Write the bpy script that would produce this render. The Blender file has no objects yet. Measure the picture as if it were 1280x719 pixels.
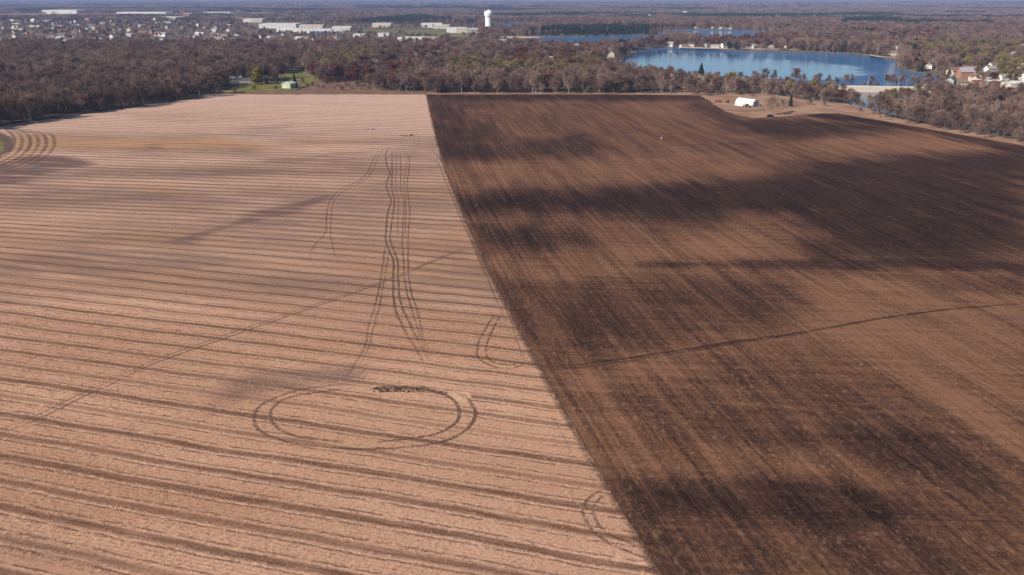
import bpy, math, random
import numpy as np
from math import radians as R

# ------------------------------------------------------------------ camera, sky, sun, exposure
scene = bpy.context.scene
COL = scene.collection
CAM_H, FPX, CX, CY = 75.0, 995.0, 640.0, 359.5
PITCH = math.atan((CY + 3.0) / FPX)
cam_data = bpy.data.cameras.new('camera')
cam_data.sensor_width = 36.0
cam_data.lens = 36.0 * FPX / 1280.0
cam_data.clip_start = 1.0
cam_data.clip_end = 120000.0
cam = bpy.data.objects.new('camera', cam_data)
cam.location = (0, 0, CAM_H)
cam.rotation_euler = (math.pi / 2 - PITCH, 0, 0)
COL.objects.link(cam)
scene.camera = cam

SUN_EL, SUN_AZ = 33.0, 238.0            # azimuth clockwise from +Y: the sun stands to the left
world = bpy.data.worlds.new('World')
scene.world = world
world.use_nodes = True
wn = world.node_tree.nodes
sky = wn.new('ShaderNodeTexSky')
sky.sky_type = 'NISHITA'
sky.sun_disc = False
sky.sun_elevation = R(SUN_EL)
sky.sun_rotation = R(SUN_AZ)
sky.air_density = 1.0
sky.dust_density = 0.15
sky.ozone_density = 4.0
world.node_tree.links.new(sky.outputs[0], wn['Background'].inputs[0])
wn['Background'].inputs[1].default_value = 0.062

sun_data = bpy.data.lights.new('sun', 'SUN')
sun_data.energy = 4.8
sun_data.angle = R(0.5)
sun_data.color = (1.0, 0.91, 0.79)
sun = bpy.data.objects.new('sun', sun_data)
az, el = R(SUN_AZ), R(SUN_EL)
to_sun = (math.sin(az) * math.cos(el), math.cos(az) * math.cos(el), math.sin(el))
from mathutils import Vector
sun.rotation_euler = Vector(to_sun).to_track_quat('Z', 'Y').to_euler()
sun.location = (-200, 0, 200)
COL.objects.link(sun)

scene.view_settings.view_transform = 'Standard'
scene.view_settings.look = 'None'
scene.view_settings.gamma = 1.0
scene.view_settings.use_curve_mapping = False
scene.view_settings.exposure = 0.43
scene.render.engine = 'CYCLES'
scene.cycles.use_denoising = True
scene.cycles.max_bounces = 4
scene.cycles.diffuse_bounces = 2
scene.cycles.glossy_bounces = 2
scene.cycles.transparent_max_bounces = 12
scene.cycles.volume_bounces = 0

# ------------------------------------------------------------------ helpers
SP, CP = math.sin(PITCH), math.cos(PITCH)


def G(px, py, z=0.0):
    """Survey: the point of the level ground (height z) seen at a pixel of the photograph."""
    u, v = (px - CX) / FPX, (CY - py) / FPX
    t = (z - CAM_H) / (-SP + v * CP)
    return (u * t, (CP + v * SP) * t)


def GP(pts, z=0.0):
    return np.array([G(p[0], p[1], z) for p in pts])


def smooth(a, b, x):
    t = np.clip((x - a) / (b - a), 0, 1)
    return t * t * (3 - 2 * t)


def inside(P, poly):
    x, y = P[:, 0], P[:, 1]
    r = np.zeros(len(P), bool)
    n = len(poly)
    for i in range(n):
        x0, y0 = poly[i]
        x1, y1 = poly[(i + 1) % n]
        if y0 == y1:
            continue
        c = ((y0 > y) != (y1 > y)) & (x < (x1 - x0) * (y - y0) / (y1 - y0) + x0)
        r ^= c
    return r


def line_dist(P, pts, closed=False):
    d = np.full(len(P), 1e9)
    n = len(pts)
    for i in range(n if closed else n - 1):
        a = np.array(pts[i]); b = np.array(pts[(i + 1) % n])
        ab = b - a
        t = np.clip(((P - a) @ ab) / max(ab @ ab, 1e-9), 0, 1)
        q = P - (a + t[:, None] * ab)
        d = np.minimum(d, np.hypot(q[:, 0], q[:, 1]))
    return d


def sdf(P, poly):
    """Distance to a polygon's edge, positive inside."""
    d = line_dist(P, poly, True)
    return np.where(inside(P, poly), d, -d)


_rng = np.random.default_rng(7)
_tab = _rng.random((256, 256))


def vnoise(x, y):
    xi = np.floor(x).astype(int); yi = np.floor(y).astype(int)
    fx = x - xi; fy = y - yi
    fx = fx * fx * (3 - 2 * fx); fy = fy * fy * (3 - 2 * fy)
    a = _tab[xi & 255, yi & 255]; b = _tab[(xi + 1) & 255, yi & 255]
    c = _tab[xi & 255, (yi + 1) & 255]; d = _tab[(xi + 1) & 255, (yi + 1) & 255]
    return (a * (1 - fx) + b * fx) * (1 - fy) + (c * (1 - fx) + d * fx) * fy


def fbm(x, y, o=4):
    s = 0; a = 0.5; t = 0
    for k in range(o):
        s = s + a * vnoise(x * 2 ** k + 17.3 * k, y * 2 ** k + 9.1 * k)
        t += a; a *= 0.5
    return s / t - 0.5


def mesh_np(name, V, Fc):
    me = bpy.data.meshes.new(name)
    me.from_pydata([tuple(map(float, v)) for v in V], [], [tuple(map(int, f)) for f in Fc])
    me.update()
    return me


def grid_mesh(name, X, Y, Z):
    """X, Y, Z: (rows, cols) arrays."""
    r, c = X.shape
    V = np.stack([X, Y, Z], -1).reshape(-1, 3).astype(np.float32)
    i = np.arange(r * c).reshape(r, c)
    Fq = np.stack([i[:-1, :-1], i[:-1, 1:], i[1:, 1:], i[1:, :-1]], -1).reshape(-1, 4)
    me = bpy.data.meshes.new(name)
    me.vertices.add(len(V)); me.vertices.foreach_set('co', V.ravel())
    me.loops.add(Fq.size); me.loops.foreach_set('vertex_index', Fq.ravel().astype(np.int32))
    me.polygons.add(len(Fq))
    me.polygons.foreach_set('loop_start', np.arange(0, Fq.size, 4, dtype=np.int32))
    me.polygons.foreach_set('loop_total', np.full(len(Fq), 4, np.int32))
    me.update(calc_edges=True)
    me.polygons.foreach_set('use_smooth', np.ones(len(Fq), bool))
    return me


def set_attr(me, name, val):
    a = me.attributes.new(name, 'FLOAT', 'POINT')
    a.data.foreach_set('value', np.asarray(val, np.float32).ravel())


def obj(name, me, mat=None, parent=None, loc=(0, 0, 0), rz=0.0):
    o = bpy.data.objects.new(name, me)
    if mat is not None and len(me.materials) == 0:
        for m in (mat if isinstance(mat, (list, tuple)) else [mat]):
            me.materials.append(m)
    o.location = loc
    o.rotation_euler = (0, 0, rz)
    o.parent = parent
    COL.objects.link(o)
    return o


def tag(o, label=None, cat=None, group=None, kind=None):
    if label: o['label'] = label
    if cat: o['category'] = cat
    if group: o['group'] = group
    if kind: o['kind'] = kind
    return o


def empty(name, loc, rz=0.0, scale=1.0):
    o = bpy.data.objects.new(name, None)
    o.location = loc
    o.rotation_euler = (0, 0, rz)
    o.scale = (scale,) * 3 if not isinstance(scale, tuple) else scale
    o.empty_display_size = 0.5
    COL.objects.link(o)
    return o


class MB:
    """Collects shapes into one mesh."""
    def __init__(s):
        s.v = []; s.f = []

    def add(s, V, Fc):
        k = len(s.v)
        s.v += [tuple(v) for v in V]
        s.f += [tuple(i + k for i in f) for f in Fc]
        return s

    def box(s, x0, x1, y0, y1, z0, z1):
        return s.add([(x0, y0, z0), (x1, y0, z0), (x1, y1, z0), (x0, y1, z0), (x0, y0, z1), (x1, y0, z1), (x1, y1, z1), (x0, y1, z1)],
                     [(3, 2, 1, 0), (4, 5, 6, 7), (0, 1, 5, 4), (1, 2, 6, 5), (2, 3, 7, 6), (3, 0, 4, 7)])

    def tube(s, pts, rad, n=6, caps=True):
        k = len(s.v)
        P = [Vector(p) for p in pts]
        m = len(P)
        for i in range(m):
            d = (P[min(i + 1, m - 1)] - P[max(i - 1, 0)]).normalized()
            a = d.orthogonal().normalized() if abs(d.z) < 0.99 else Vector((1, 0, 0))
            b = d.cross(a).normalized()
            a = b.cross(d).normalized()
            r = rad[i] if isinstance(rad, (list, tuple)) else rad
            for j in range(n):
                t = 2 * math.pi * j / n
                s.v.append(tuple(P[i] + a * (r * math.cos(t)) + b * (r * math.sin(t))))
        for i in range(m - 1):
            for j in range(n):
                s.f.append((k + i * n + j, k + i * n + (j + 1) % n, k + (i + 1) * n + (j + 1) % n, k + (i + 1) * n + j))
        if caps:
            s.f.append(tuple(k + j for j in range(n))[::-1])
            s.f.append(tuple(k + (m - 1) * n + j for j in range(n)))
        return s

    def lathe(s, prof, n=24, cx=0, cy=0, flute=0, depth=0.0):
        k = len(s.v)
        for (r, z) in prof:
            for j in range(n):
                t = 2 * math.pi * j / n
                q = r * (1 - depth * (0.5 + 0.5 * math.cos(flute * t))) if flute else r
                s.v.append((cx + q * math.cos(t), cy + q * math.sin(t), z))
        for i in range(len(prof) - 1):
            for j in range(n):
                s.f.append((k + i * n + j, k + i * n + (j + 1) % n, k + (i + 1) * n + (j + 1) % n, k + (i + 1) * n + j))
        s.f.append(tuple(k + (len(prof) - 1) * n + j for j in range(n)))
        return s

    def mesh(s, name, smoothed=False):
        me = mesh_np(name, s.v, s.f)
        if smoothed:
            me.polygons.foreach_set('use_smooth', np.ones(len(me.polygons), bool))
        return me


# ------------------------------------------------------------------ materials
class NT:
    def __init__(s, name, rough=0.9, spec=0.2):
        s.m = bpy.data.materials.new(name)
        s.m.use_nodes = True
        s.t = s.m.node_tree
        s.b = s.t.nodes['Principled BSDF']
        s.b.inputs['Roughness'].default_value = rough
        s.b.inputs['Specular IOR Level'].default_value = spec

    def n(s, typ, **kw):
        x = s.t.nodes.new(typ)
        for k, v in kw.items():
            setattr(x, k, v)
        return x

    def set(s, sock, v):
        if hasattr(v, 'is_output'):
            s.t.links.new(v, sock)
        else:
            sock.default_value = v

    def math(s, op, a, b=None, c=None, clamp=False):
        x = s.n('ShaderNodeMath', operation=op, use_clamp=clamp)
        for i, v in enumerate((a, b, c)):
            if v is not None:
                s.set(x.inputs[i], v)
        return x.outputs[0]

    def ss(s, v, a, b, lo=0.0, hi=1.0):
        x = s.n('ShaderNodeMapRange', interpolation_type='SMOOTHSTEP')
        for i, q in enumerate((v, a, b, lo, hi)):
            s.set(x.inputs[i], q)
        return x.outputs[0]

    def mix(s, f, a, b, mode='MIX'):
        x = s.n('ShaderNodeMix', data_type='RGBA', blend_type=mode)
        s.set(x.inputs[0], f)
        s.set(x.inputs[6], a if hasattr(a, 'is_output') else (*a, 1.0))
        s.set(x.inputs[7], b if hasattr(b, 'is_output') else (*b, 1.0))
        return x.outputs[2]

    def xyz(s):
        g = s.n('ShaderNodeNewGeometry')
        p = s.n('ShaderNodeSeparateXYZ')
        s.t.links.new(g.outputs['Position'], p.inputs[0])
        return p.outputs[0], p.outputs[1], p.outputs[2]

    def comb(s, x, y, z=0.0):
        c = s.n('ShaderNodeCombineXYZ')
        for i, v in enumerate((x, y, z)):
            s.set(c.inputs[i], v)
        return c.outputs[0]

    def noise(s, vec, scale, detail=3.0, rough=0.55):
        x = s.n('ShaderNodeTexNoise')
        if vec is not None:
            s.t.links.new(vec, x.inputs['Vector'])
        s.set(x.inputs['Scale'], scale)
        x.inputs['Detail'].default_value = detail
        x.inputs['Roughness'].default_value = rough
        return x.outputs[0]

    def attr(s, name):
        x = s.n('ShaderNodeAttribute', attribute_name=name)
        return x.outputs['Fac']

    def bump(s, h, strength=0.5, dist=0.1):
        x = s.n('ShaderNodeBump')
        x.inputs['Strength'].default_value = strength
        x.inputs['Distance'].default_value = dist
        s.t.links.new(h, x.inputs['Height'])
        s.t.links.new(x.outputs[0], s.b.inputs['Normal'])

    def color(s, c):
        s.set(s.b.inputs['Base Color'], c if hasattr(c, 'is_output') else (*c, 1.0))
        return s.m


def plain(name, col, rough=0.8, var=0.12, scale=0.6, metal=0.0, spec=0.3):
    """A colour with weathering of its own shape and a small change from piece to piece."""
    q = NT(name, rough, spec)
    g = q.n('ShaderNodeNewGeometry')
    f = q.noise(g.outputs['Position'], scale, 4.0)
    oi = q.n('ShaderNodeObjectInfo')
    a = q.math('MULTIPLY', q.math('SUBTRACT', f, 0.5), var * 2)
    b = q.math('MULTIPLY', q.math('SUBTRACT', oi.outputs['Random'], 0.5), var)
    k = q.math('ADD', q.math('ADD', a, b), 1.0)
    c = q.mix(1.0, col, q.comb(k, k, k), 'MULTIPLY')
    q.b.inputs['Metallic'].default_value = metal
    return q.color(c)


def foliage(name, c0, c1, rough=0.85, trans=0.0):
    q = NT(name, rough, 0.1)
    oi = q.n('ShaderNodeObjectInfo')
    g = q.n('ShaderNodeNewGeometry')
    f = q.noise(g.outputs['Position'], 0.35, 2.0)
    t = q.math('ADD', q.math('MULTIPLY', oi.outputs['Random'], 0.75), q.math('MULTIPLY', q.math('SUBTRACT', f, 0.5), 0.9), clamp=True)
    t2 = q.math('ADD', t, q.math('MULTIPLY', q.math('SUBTRACT', g.outputs['Random Per Island'], 0.5), 0.5), clamp=True)
    return q.color(q.mix(t2, c0, c1))


# ------------------------------------------------------------------ where things lie (outlines of the place)
BND = (-1.49139036e-07, 2.61734933e-04, -2.78524928e-01, 4.35292347e+01)


def bnd(y):
    """x of the line between the stubble and the tilled soil."""
    return ((BND[0] * y + BND[1]) * y + BND[2]) * y + BND[3]


WOOD_EDGE_A, WOOD_EDGE_B = G(0, 158), G(282, 118)
FAR_Y = G(600, 118)[1]
EDGE_R = GP([(1280, 182), (1200, 167), (1120, 153), (1080, 146), (1045, 141), (1000, 138), (930, 128), (890, 121), (860, 118.2)])
lake_main = GP([(748, 84), (770, 76), (786, 72), (800, 63), (816, 60.5), (850, 59.5), (890, 62), (920, 63.5), (1000, 65), (1060, 67), (1085, 70),
                (1108, 74), (1118, 77), (1116, 84), (1130, 89), (1152, 92.5), (1174, 97), (1172, 103), (1145, 107.5), (1060, 108), (985, 107),
                (930, 104), (860, 97), (800, 93), (760, 90)], -1.0)
lake_mid = GP([(800, 39.5), (818, 37.6), (850, 36.8), (930, 38.2), (962, 41), (958, 48), (930, 53), (890, 53.5), (860, 51), (830, 45)], -1.0)
lake_left = GP([(618, 47.5), (660, 46), (730, 45.5), (800, 44), (838, 47), (820, 55), (780, 60), (740, 62), (690, 63), (640, 58)], -1.0)
lake_far = GP([(608, 31), (640, 28.3), (672, 29.6), (684, 33), (660, 38), (616, 38)], -1.0)
LAKES = [lake_main, lake_mid, lake_left, lake_far]
river = GP([(1090, 112), (1085, 121), (1075, 130), (1110, 138), (1150, 147), (1190, 155), (1235, 161), (1300, 170), (1420, 180)], -1.8)


def ground_z(P):
    z = np.zeros(len(P))
    for L, dep in zip(LAKES, (3, 3, 3, 3)):
        s = sdf(P, L)
        z = np.minimum(z, -dep * smooth(-14, 16, s))
    d = line_dist(P, river)
    z = np.minimum(z, -3.4 * (1 - smooth(4, 26, d)))
    return z


def gz(x, y):
    return float(ground_z(np.array([[x, y]]))[0])


# ------------------------------------------------------------------ setting: the ground
def axis(dense0, dense1, step, far, ratio=1.22):
    a = list(np.arange(dense0, dense1 + step, step))
    s = step
    while a[-1] < far:
        s *= ratio
        a.append(a[-1] + s)
    s = step
    b = []
    x = dense0
    while x > -far:
        s *= ratio
        x -= s
        b.append(x)
    return np.array(b[::-1] + a)


gx = axis(-120, 720, 5, 45000)
gy = axis(420, 2560, 6, 45000)
GX, GY = np.meshgrid(gx, gy)
Pg = np.stack([GX.ravel(), GY.ravel()], -1)
Zg = np.zeros(len(Pg))
near = (Pg[:, 0] > -250) & (Pg[:, 0] < 900) & (Pg[:, 1] > 380) & (Pg[:, 1] < 2700)
Zg[near] = ground_z(Pg[near])
flat = ~near
rise = smooth(6000, 26000, np.hypot(Pg[:, 0], Pg[:, 1])) * (fbm(Pg[:, 0] / 5200, Pg[:, 1] / 5200) * 60 + 6)
Zg = Zg + np.maximum(rise, 0)
q = NT('woodland_floor')
gpos = q.n('ShaderNodeNewGeometry').outputs['Position']
n1 = q.noise(gpos, 0.012, 5.0)
n2 = q.noise(gpos, 0.15, 3.0)
c = q.mix(q.ss(n1, 0.42, 0.62), (0.125, 0.088, 0.07), (0.17, 0.135, 0.085))
c = q.mix(q.ss(n2, 0.45, 0.75), c, (0.085, 0.062, 0.052))
ground_mat = q.color(c)
tag(obj('ground', grid_mesh('ground', GX, GY, Zg.reshape(GX.shape) - 0.02), ground_mat), kind='structure')

# ------------------------------------------------------------------ the two fields
STEP_Y = 2.0
fy = np.arange(20, FAR_Y + 0.1, STEP_Y)
fy[-1] = FAR_Y


def xleft(y):
    a, b = WOOD_EDGE_A, WOOD_EDGE_B
    return a[0] + (b[0] - a[0]) * (y - a[1]) / (b[1] - a[1])


er = EDGE_R[np.argsort(EDGE_R[:, 1])]


def xright(y):
    return np.interp(y, np.concatenate([[40], er[:, 1]]), np.concatenate([[er[0, 0] + 190], er[:, 0]]))


def soft_sum(P, items, wob):
    out = np.zeros(len(P))
    for pts, s, soft in items:
        poly = GP(pts)
        x0, y0 = poly.min(0) - soft * 2 - 12; x1, y1 = poly.max(0) + soft * 2 + 12
        m = (P[:, 0] > x0) & (P[:, 0] < x1) & (P[:, 1] > y0) & (P[:, 1] < y1)
        d = sdf(P[m], poly) + wob[m] * min(soft * 1.6, 14)
        v = s * smooth(-soft, soft, d)
        if s > 0:
            out[m] = np.maximum(out[m], v)
        else:
            out[m] = out[m] + v
    return out


# --- stubble field (left)
NC = 190
Yf = np.repeat(fy[:, None], NC + 1, 1)
jag = 0.5 * fbm(fy * 0.9, fy * 0 + 3, 3)
bx = bnd(fy) + jag
xl = xleft(fy) + 5 * fbm(fy / 24, fy * 0 + 8, 3)
t = np.linspace(0, 1, NC + 1)[None, :]
Xf = xl[:, None] * (1 - t) + bx[:, None] * t
P = np.stack([Xf.ravel(), Yf.ravel()], -1)
Zf = np.full(len(P), 0.02)
stub_me = grid_mesh('stubble_field', Xf, Yf, Zf.reshape(Xf.shape))
wob = 2.2 * fbm(P[:, 0] / 34, P[:, 1] / 11)
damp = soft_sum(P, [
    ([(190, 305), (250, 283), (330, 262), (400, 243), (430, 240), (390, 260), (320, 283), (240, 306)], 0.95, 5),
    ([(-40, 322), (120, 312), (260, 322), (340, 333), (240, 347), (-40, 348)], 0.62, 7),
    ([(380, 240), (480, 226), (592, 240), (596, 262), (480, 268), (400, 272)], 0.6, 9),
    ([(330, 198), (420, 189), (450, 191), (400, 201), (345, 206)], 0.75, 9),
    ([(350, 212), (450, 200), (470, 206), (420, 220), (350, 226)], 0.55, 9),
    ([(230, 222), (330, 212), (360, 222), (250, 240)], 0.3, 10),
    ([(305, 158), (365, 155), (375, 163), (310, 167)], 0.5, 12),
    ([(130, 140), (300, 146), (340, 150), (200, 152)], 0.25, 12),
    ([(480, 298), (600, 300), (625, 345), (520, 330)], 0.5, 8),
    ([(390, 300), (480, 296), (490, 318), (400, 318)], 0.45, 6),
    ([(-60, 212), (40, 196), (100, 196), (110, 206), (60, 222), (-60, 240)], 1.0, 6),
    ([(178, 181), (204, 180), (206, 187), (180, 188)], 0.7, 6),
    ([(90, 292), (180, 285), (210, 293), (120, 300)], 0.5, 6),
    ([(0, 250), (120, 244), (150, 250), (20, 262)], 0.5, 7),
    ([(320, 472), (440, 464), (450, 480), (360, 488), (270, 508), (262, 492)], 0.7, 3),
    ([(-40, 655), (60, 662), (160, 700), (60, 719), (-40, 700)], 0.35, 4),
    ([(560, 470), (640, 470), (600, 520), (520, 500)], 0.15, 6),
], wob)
ochre = soft_sum(P, [
    ([(4, 173), (60, 169), (200, 171), (330, 176), (330, 185), (180, 188), (70, 187), (16, 203)], 0.95, 9),
    ([(330, 176), (450, 170), (520, 172), (440, 180), (340, 186)], 0.45, 10),
    ([(150, 288), (220, 287), (228, 298), (160, 300)], 0.9, 5),
    ([(165, 234), (215, 232), (220, 243), (170, 244)], 0.6, 6),
    ([(430, 313), (500, 318), (550, 335), (440, 336)], 0.7, 6),
    ([(480, 240), (560, 236), (570, 248), (490, 256)], 0.6, 6),
    ([(670, 502), (718, 512), (735, 545), (680, 530)], 0.75, 4),
    ([(560, 280), (598, 285), (602, 300), (566, 296)], 0.5, 6),
], wob)
# the stubble colour drifts paler towards the far side, broken up by noise
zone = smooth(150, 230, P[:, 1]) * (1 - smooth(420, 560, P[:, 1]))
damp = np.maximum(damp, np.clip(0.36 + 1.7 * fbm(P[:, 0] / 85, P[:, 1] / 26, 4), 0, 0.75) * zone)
set_attr(stub_me, 'damp', damp)
set_attr(stub_me, 'ochre', ochre)
set_attr(stub_me, 'bleached', np.clip(0.85 * smooth(200, 520, P[:, 1]) + 0.5 * fbm(P[:, 0] / 90, P[:, 1] / 60), 0, 1))

q = NT('corn_stubble', 0.95, 0.05)
x, y, z = q.xyz()
pos = q.comb(x, y, 0.0)
warp = q.math('MULTIPLY', q.math('SUBTRACT', q.noise(pos, 0.03, 3.0), 0.5), 2.6)
wob2 = q.math('MULTIPLY', q.math('SUBTRACT', q.noise(pos, 0.9, 4.0, 0.65), 0.5), 0.85)
bend = q.ss(y, 215.0, 330.0, 0.2605, 0.150)
# stripe axis: rows run slightly down to the right, flatter beyond the middle of the field
nrow = q.math('ADD', q.math('ADD', q.math('MULTIPLY', y, 0.9655), q.math('MULTIPLY', x, bend)), q.math('ADD', warp, wob2))
along = q.math('SUBTRACT', q.math('MULTIPLY', x, 0.9655), q.math('MULTIPLY', y, 0.2605))
rowi = q.math('FLOOR', q.math('DIVIDE', q.math('ADD', nrow, 0.65), 6.03))
ph = q.math('SUBTRACT', q.math('MULTIPLY', q.math('FRACT', q.math('DIVIDE', q.math('ADD', nrow, 0.65), 6.03)), 6.03), 3.015)
ap = q.math('ABSOLUTE', ph)
wnz = q.n('ShaderNodeTexWhiteNoise', noise_dimensions='1D')
q.set(wnz.inputs['W'], rowi)
streak = q.noise(q.comb(q.math('MULTIPLY', along, 0.012), q.math('MULTIPLY', nrow, 0.35), 0.0), 1.0, 3.0)
bstr = q.math('ADD', q.math('MULTIPLY', wnz.outputs['Value'], 0.55), q.math('MULTIPLY', streak, 0.95))
band = q.math('MULTIPLY', q.ss(ap, q.math('ADD', q.math('MULTIPLY', wnz.outputs['Value'], 0.3), 0.15), q.math('ADD', q.math('MULTIPLY', streak, 0.7), 0.75), 1.0, 0.0), q.ss(bstr, 0.2, 0.85, 0.5, 1.0))
dn = q.noise(q.comb(q.math('MULTIPLY', along, 0.30), q.math('MULTIPLY', nrow, 0.5), 3.0), 1.0, 5.0, 0.72)
dline = q.math('MULTIPLY', q.ss(q.math('ABSOLUTE', q.math('SUBTRACT', ap, 1.55)), 0.04, 0.34, 1.0, 0.0), q.ss(dn, 0.36, 0.55))
fringe = q.math('MULTIPLY', q.ss(q.math('ABSOLUTE', q.math('SUBTRACT', ap, 1.25)), 0.05, 0.32, 1.0, 0.0), q.ss(q.noise(pos, 0.7, 3.0), 0.4, 0.62))
fine = q.noise(q.comb(q.math('MULTIPLY', along, 0.8), q.math('MULTIPLY', nrow, 1.7), 0.0), 1.6, 4.0, 0.7)
grain = q.noise(pos, 6.0, 3.0, 0.75)
blotch = q.noise(q.comb(q.math('MULTIPLY', along, 0.010), q.math('MULTIPLY', nrow, 0.05), 0.0), 1.0, 4.0)
damp_n = q.noise(q.comb(q.math('MULTIPLY', along, 0.03), q.math('MULTIPLY', nrow, 0.22), 7.0), 1.0, 4.0)
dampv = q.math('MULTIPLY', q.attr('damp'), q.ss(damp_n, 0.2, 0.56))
c = q.mix(q.ss(blotch, 0.35, 0.68), (0.425, 0.238, 0.148), (0.53, 0.316, 0.210))
c = q.mix(q.attr('bleached'), c, (0.66, 0.445, 0.35))
c = q.mix(q.math('MULTIPLY', q.attr('ochre'), 0.8), c, (0.50, 0.275, 0.12))
c = q.mix(q.math('MULTIPLY', fringe, 0.8), c, (0.60, 0.385, 0.255))
bt = q.ss(q.noise(q.comb(q.math('MULTIPLY', along, 0.12), q.math('MULTIPLY', nrow, 1.5), 5.0), 1.0, 5.0, 0.7), 0.3, 0.62, 0.55, 1.0)
c = q.mix(q.math('MULTIPLY', band, bt), c, (0.145, 0.073, 0.047))
c = q.mix(q.math('MULTIPLY', dline, 0.85), c, (0.14, 0.078, 0.055))
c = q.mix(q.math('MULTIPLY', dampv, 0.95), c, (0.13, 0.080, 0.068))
k = q.math('ADD', q.math('MULTIPLY', q.math('SUBTRACT', fine, 0.5), 1.35), q.math('ADD', q.math('MULTIPLY', q.math('SUBTRACT', grain, 0.5), 0.75), 1.0))
c = q.mix(1.0, c, q.comb(k, k, k), 'MULTIPLY')
q.bump(q.math('ADD', q.math('MULTIPLY', grain, 0.6), q.math('SUBTRACT', fine, q.math('MULTIPLY', q.math('ADD', band, dline), 0.6))), 0.55, 0.16)
stub_mat = q.color(c)
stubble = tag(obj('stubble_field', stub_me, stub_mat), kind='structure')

# --- tilled field (right)
NC = 170
Yf = np.repeat(fy[:, None], NC + 1, 1)
xr = np.maximum(xright(fy), bx + 1)
Xf = bx[:, None] * (1 - t[:, :1]) * 0 + bx[:, None] + (xr - bx)[:, None] * np.linspace(0, 1, NC + 1)[None, :]
P = np.stack([Xf.ravel(), Yf.ravel()], -1)
M = P[:, 0] - bnd(P[:, 1])
Zf = np.full(len(P), 0.012)
till_me = grid_mesh('tilled_field', Xf, Yf, Zf.reshape(Xf.shape))
wob = 2.0 * fbm(M / 7, P[:, 1] / 26)
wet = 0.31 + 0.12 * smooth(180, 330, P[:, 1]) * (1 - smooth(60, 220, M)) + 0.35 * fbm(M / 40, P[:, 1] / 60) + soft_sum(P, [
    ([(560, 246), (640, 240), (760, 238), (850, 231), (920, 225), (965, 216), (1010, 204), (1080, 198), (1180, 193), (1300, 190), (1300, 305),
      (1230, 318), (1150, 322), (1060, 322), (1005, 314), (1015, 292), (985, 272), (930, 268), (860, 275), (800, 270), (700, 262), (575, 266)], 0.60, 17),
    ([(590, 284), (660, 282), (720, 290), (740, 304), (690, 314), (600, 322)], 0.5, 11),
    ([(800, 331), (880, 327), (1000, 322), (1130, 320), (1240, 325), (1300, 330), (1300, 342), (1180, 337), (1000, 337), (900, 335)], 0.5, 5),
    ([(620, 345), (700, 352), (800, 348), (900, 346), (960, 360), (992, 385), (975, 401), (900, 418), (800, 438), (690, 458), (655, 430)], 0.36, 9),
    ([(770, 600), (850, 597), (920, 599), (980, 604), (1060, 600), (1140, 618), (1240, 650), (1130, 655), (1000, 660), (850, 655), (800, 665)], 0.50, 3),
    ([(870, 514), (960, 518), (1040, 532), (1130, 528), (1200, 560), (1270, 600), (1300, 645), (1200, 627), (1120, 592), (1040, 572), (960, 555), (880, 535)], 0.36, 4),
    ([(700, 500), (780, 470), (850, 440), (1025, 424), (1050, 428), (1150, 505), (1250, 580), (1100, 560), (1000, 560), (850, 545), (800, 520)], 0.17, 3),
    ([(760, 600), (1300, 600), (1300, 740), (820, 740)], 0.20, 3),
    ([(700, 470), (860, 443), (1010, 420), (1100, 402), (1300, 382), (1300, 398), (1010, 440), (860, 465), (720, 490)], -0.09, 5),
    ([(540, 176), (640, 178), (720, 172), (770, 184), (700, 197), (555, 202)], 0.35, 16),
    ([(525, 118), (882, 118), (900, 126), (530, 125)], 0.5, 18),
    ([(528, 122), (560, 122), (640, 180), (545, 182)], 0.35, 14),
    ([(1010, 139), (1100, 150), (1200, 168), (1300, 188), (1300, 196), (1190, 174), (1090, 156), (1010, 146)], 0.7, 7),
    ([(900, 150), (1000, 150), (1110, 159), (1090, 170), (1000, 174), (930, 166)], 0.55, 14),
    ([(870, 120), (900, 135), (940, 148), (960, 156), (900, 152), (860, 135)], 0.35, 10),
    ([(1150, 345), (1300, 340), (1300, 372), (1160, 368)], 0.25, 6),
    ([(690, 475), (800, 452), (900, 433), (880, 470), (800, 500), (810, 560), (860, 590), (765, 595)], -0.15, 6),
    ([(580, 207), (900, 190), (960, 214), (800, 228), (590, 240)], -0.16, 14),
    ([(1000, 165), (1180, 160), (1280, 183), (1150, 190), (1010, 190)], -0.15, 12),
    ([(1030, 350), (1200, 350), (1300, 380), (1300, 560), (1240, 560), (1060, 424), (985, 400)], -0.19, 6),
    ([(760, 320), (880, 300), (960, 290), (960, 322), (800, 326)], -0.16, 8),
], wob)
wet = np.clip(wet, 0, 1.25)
set_attr(till_me, 'wet', wet)
WET_GRID = wet.reshape(Xf.shape)
WET_X0, WET_X1 = bx.copy(), xr.copy()

q = NT('tilled_soil', 0.95, 0.05)
x, y, z = q.xyz()
pos = q.comb(x, y, 0.0)
by = q.math('ADD', q.math('MULTIPLY', q.math('ADD', q.math('MULTIPLY', q.math('ADD', q.math('MULTIPLY', y, BND[0]), BND[1]), y), BND[2]), y), BND[3])
m = q.math('SUBTRACT', x, by)
mw = q.math('ADD', m, q.math('MULTIPLY', q.math('SUBTRACT', q.noise(pos, 0.05, 2.0), 0.5), 1.2))
s1 = q.noise(q.comb(q.math('MULTIPLY', mw, 0.75), q.math('MULTIPLY', y, 0.011), 0.0), 1.0, 5.0, 0.62)      # passes of the implement
s2 = q.noise(q.comb(q.math('MULTIPLY', mw, 2.6), q.math('MULTIPLY', y, 0.04), 5.0), 1.0, 3.0, 0.6)         # single tines
s3 = q.noise(q.comb(q.math('MULTIPLY', mw, 0.16), q.math('MULTIPLY', y, 0.018), 9.0), 1.0, 4.0, 0.55)
clod = q.noise(pos, 1.3, 5.0, 0.72)
clod2 = q.noise(pos, 4.5, 3.0, 0.7)
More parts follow.
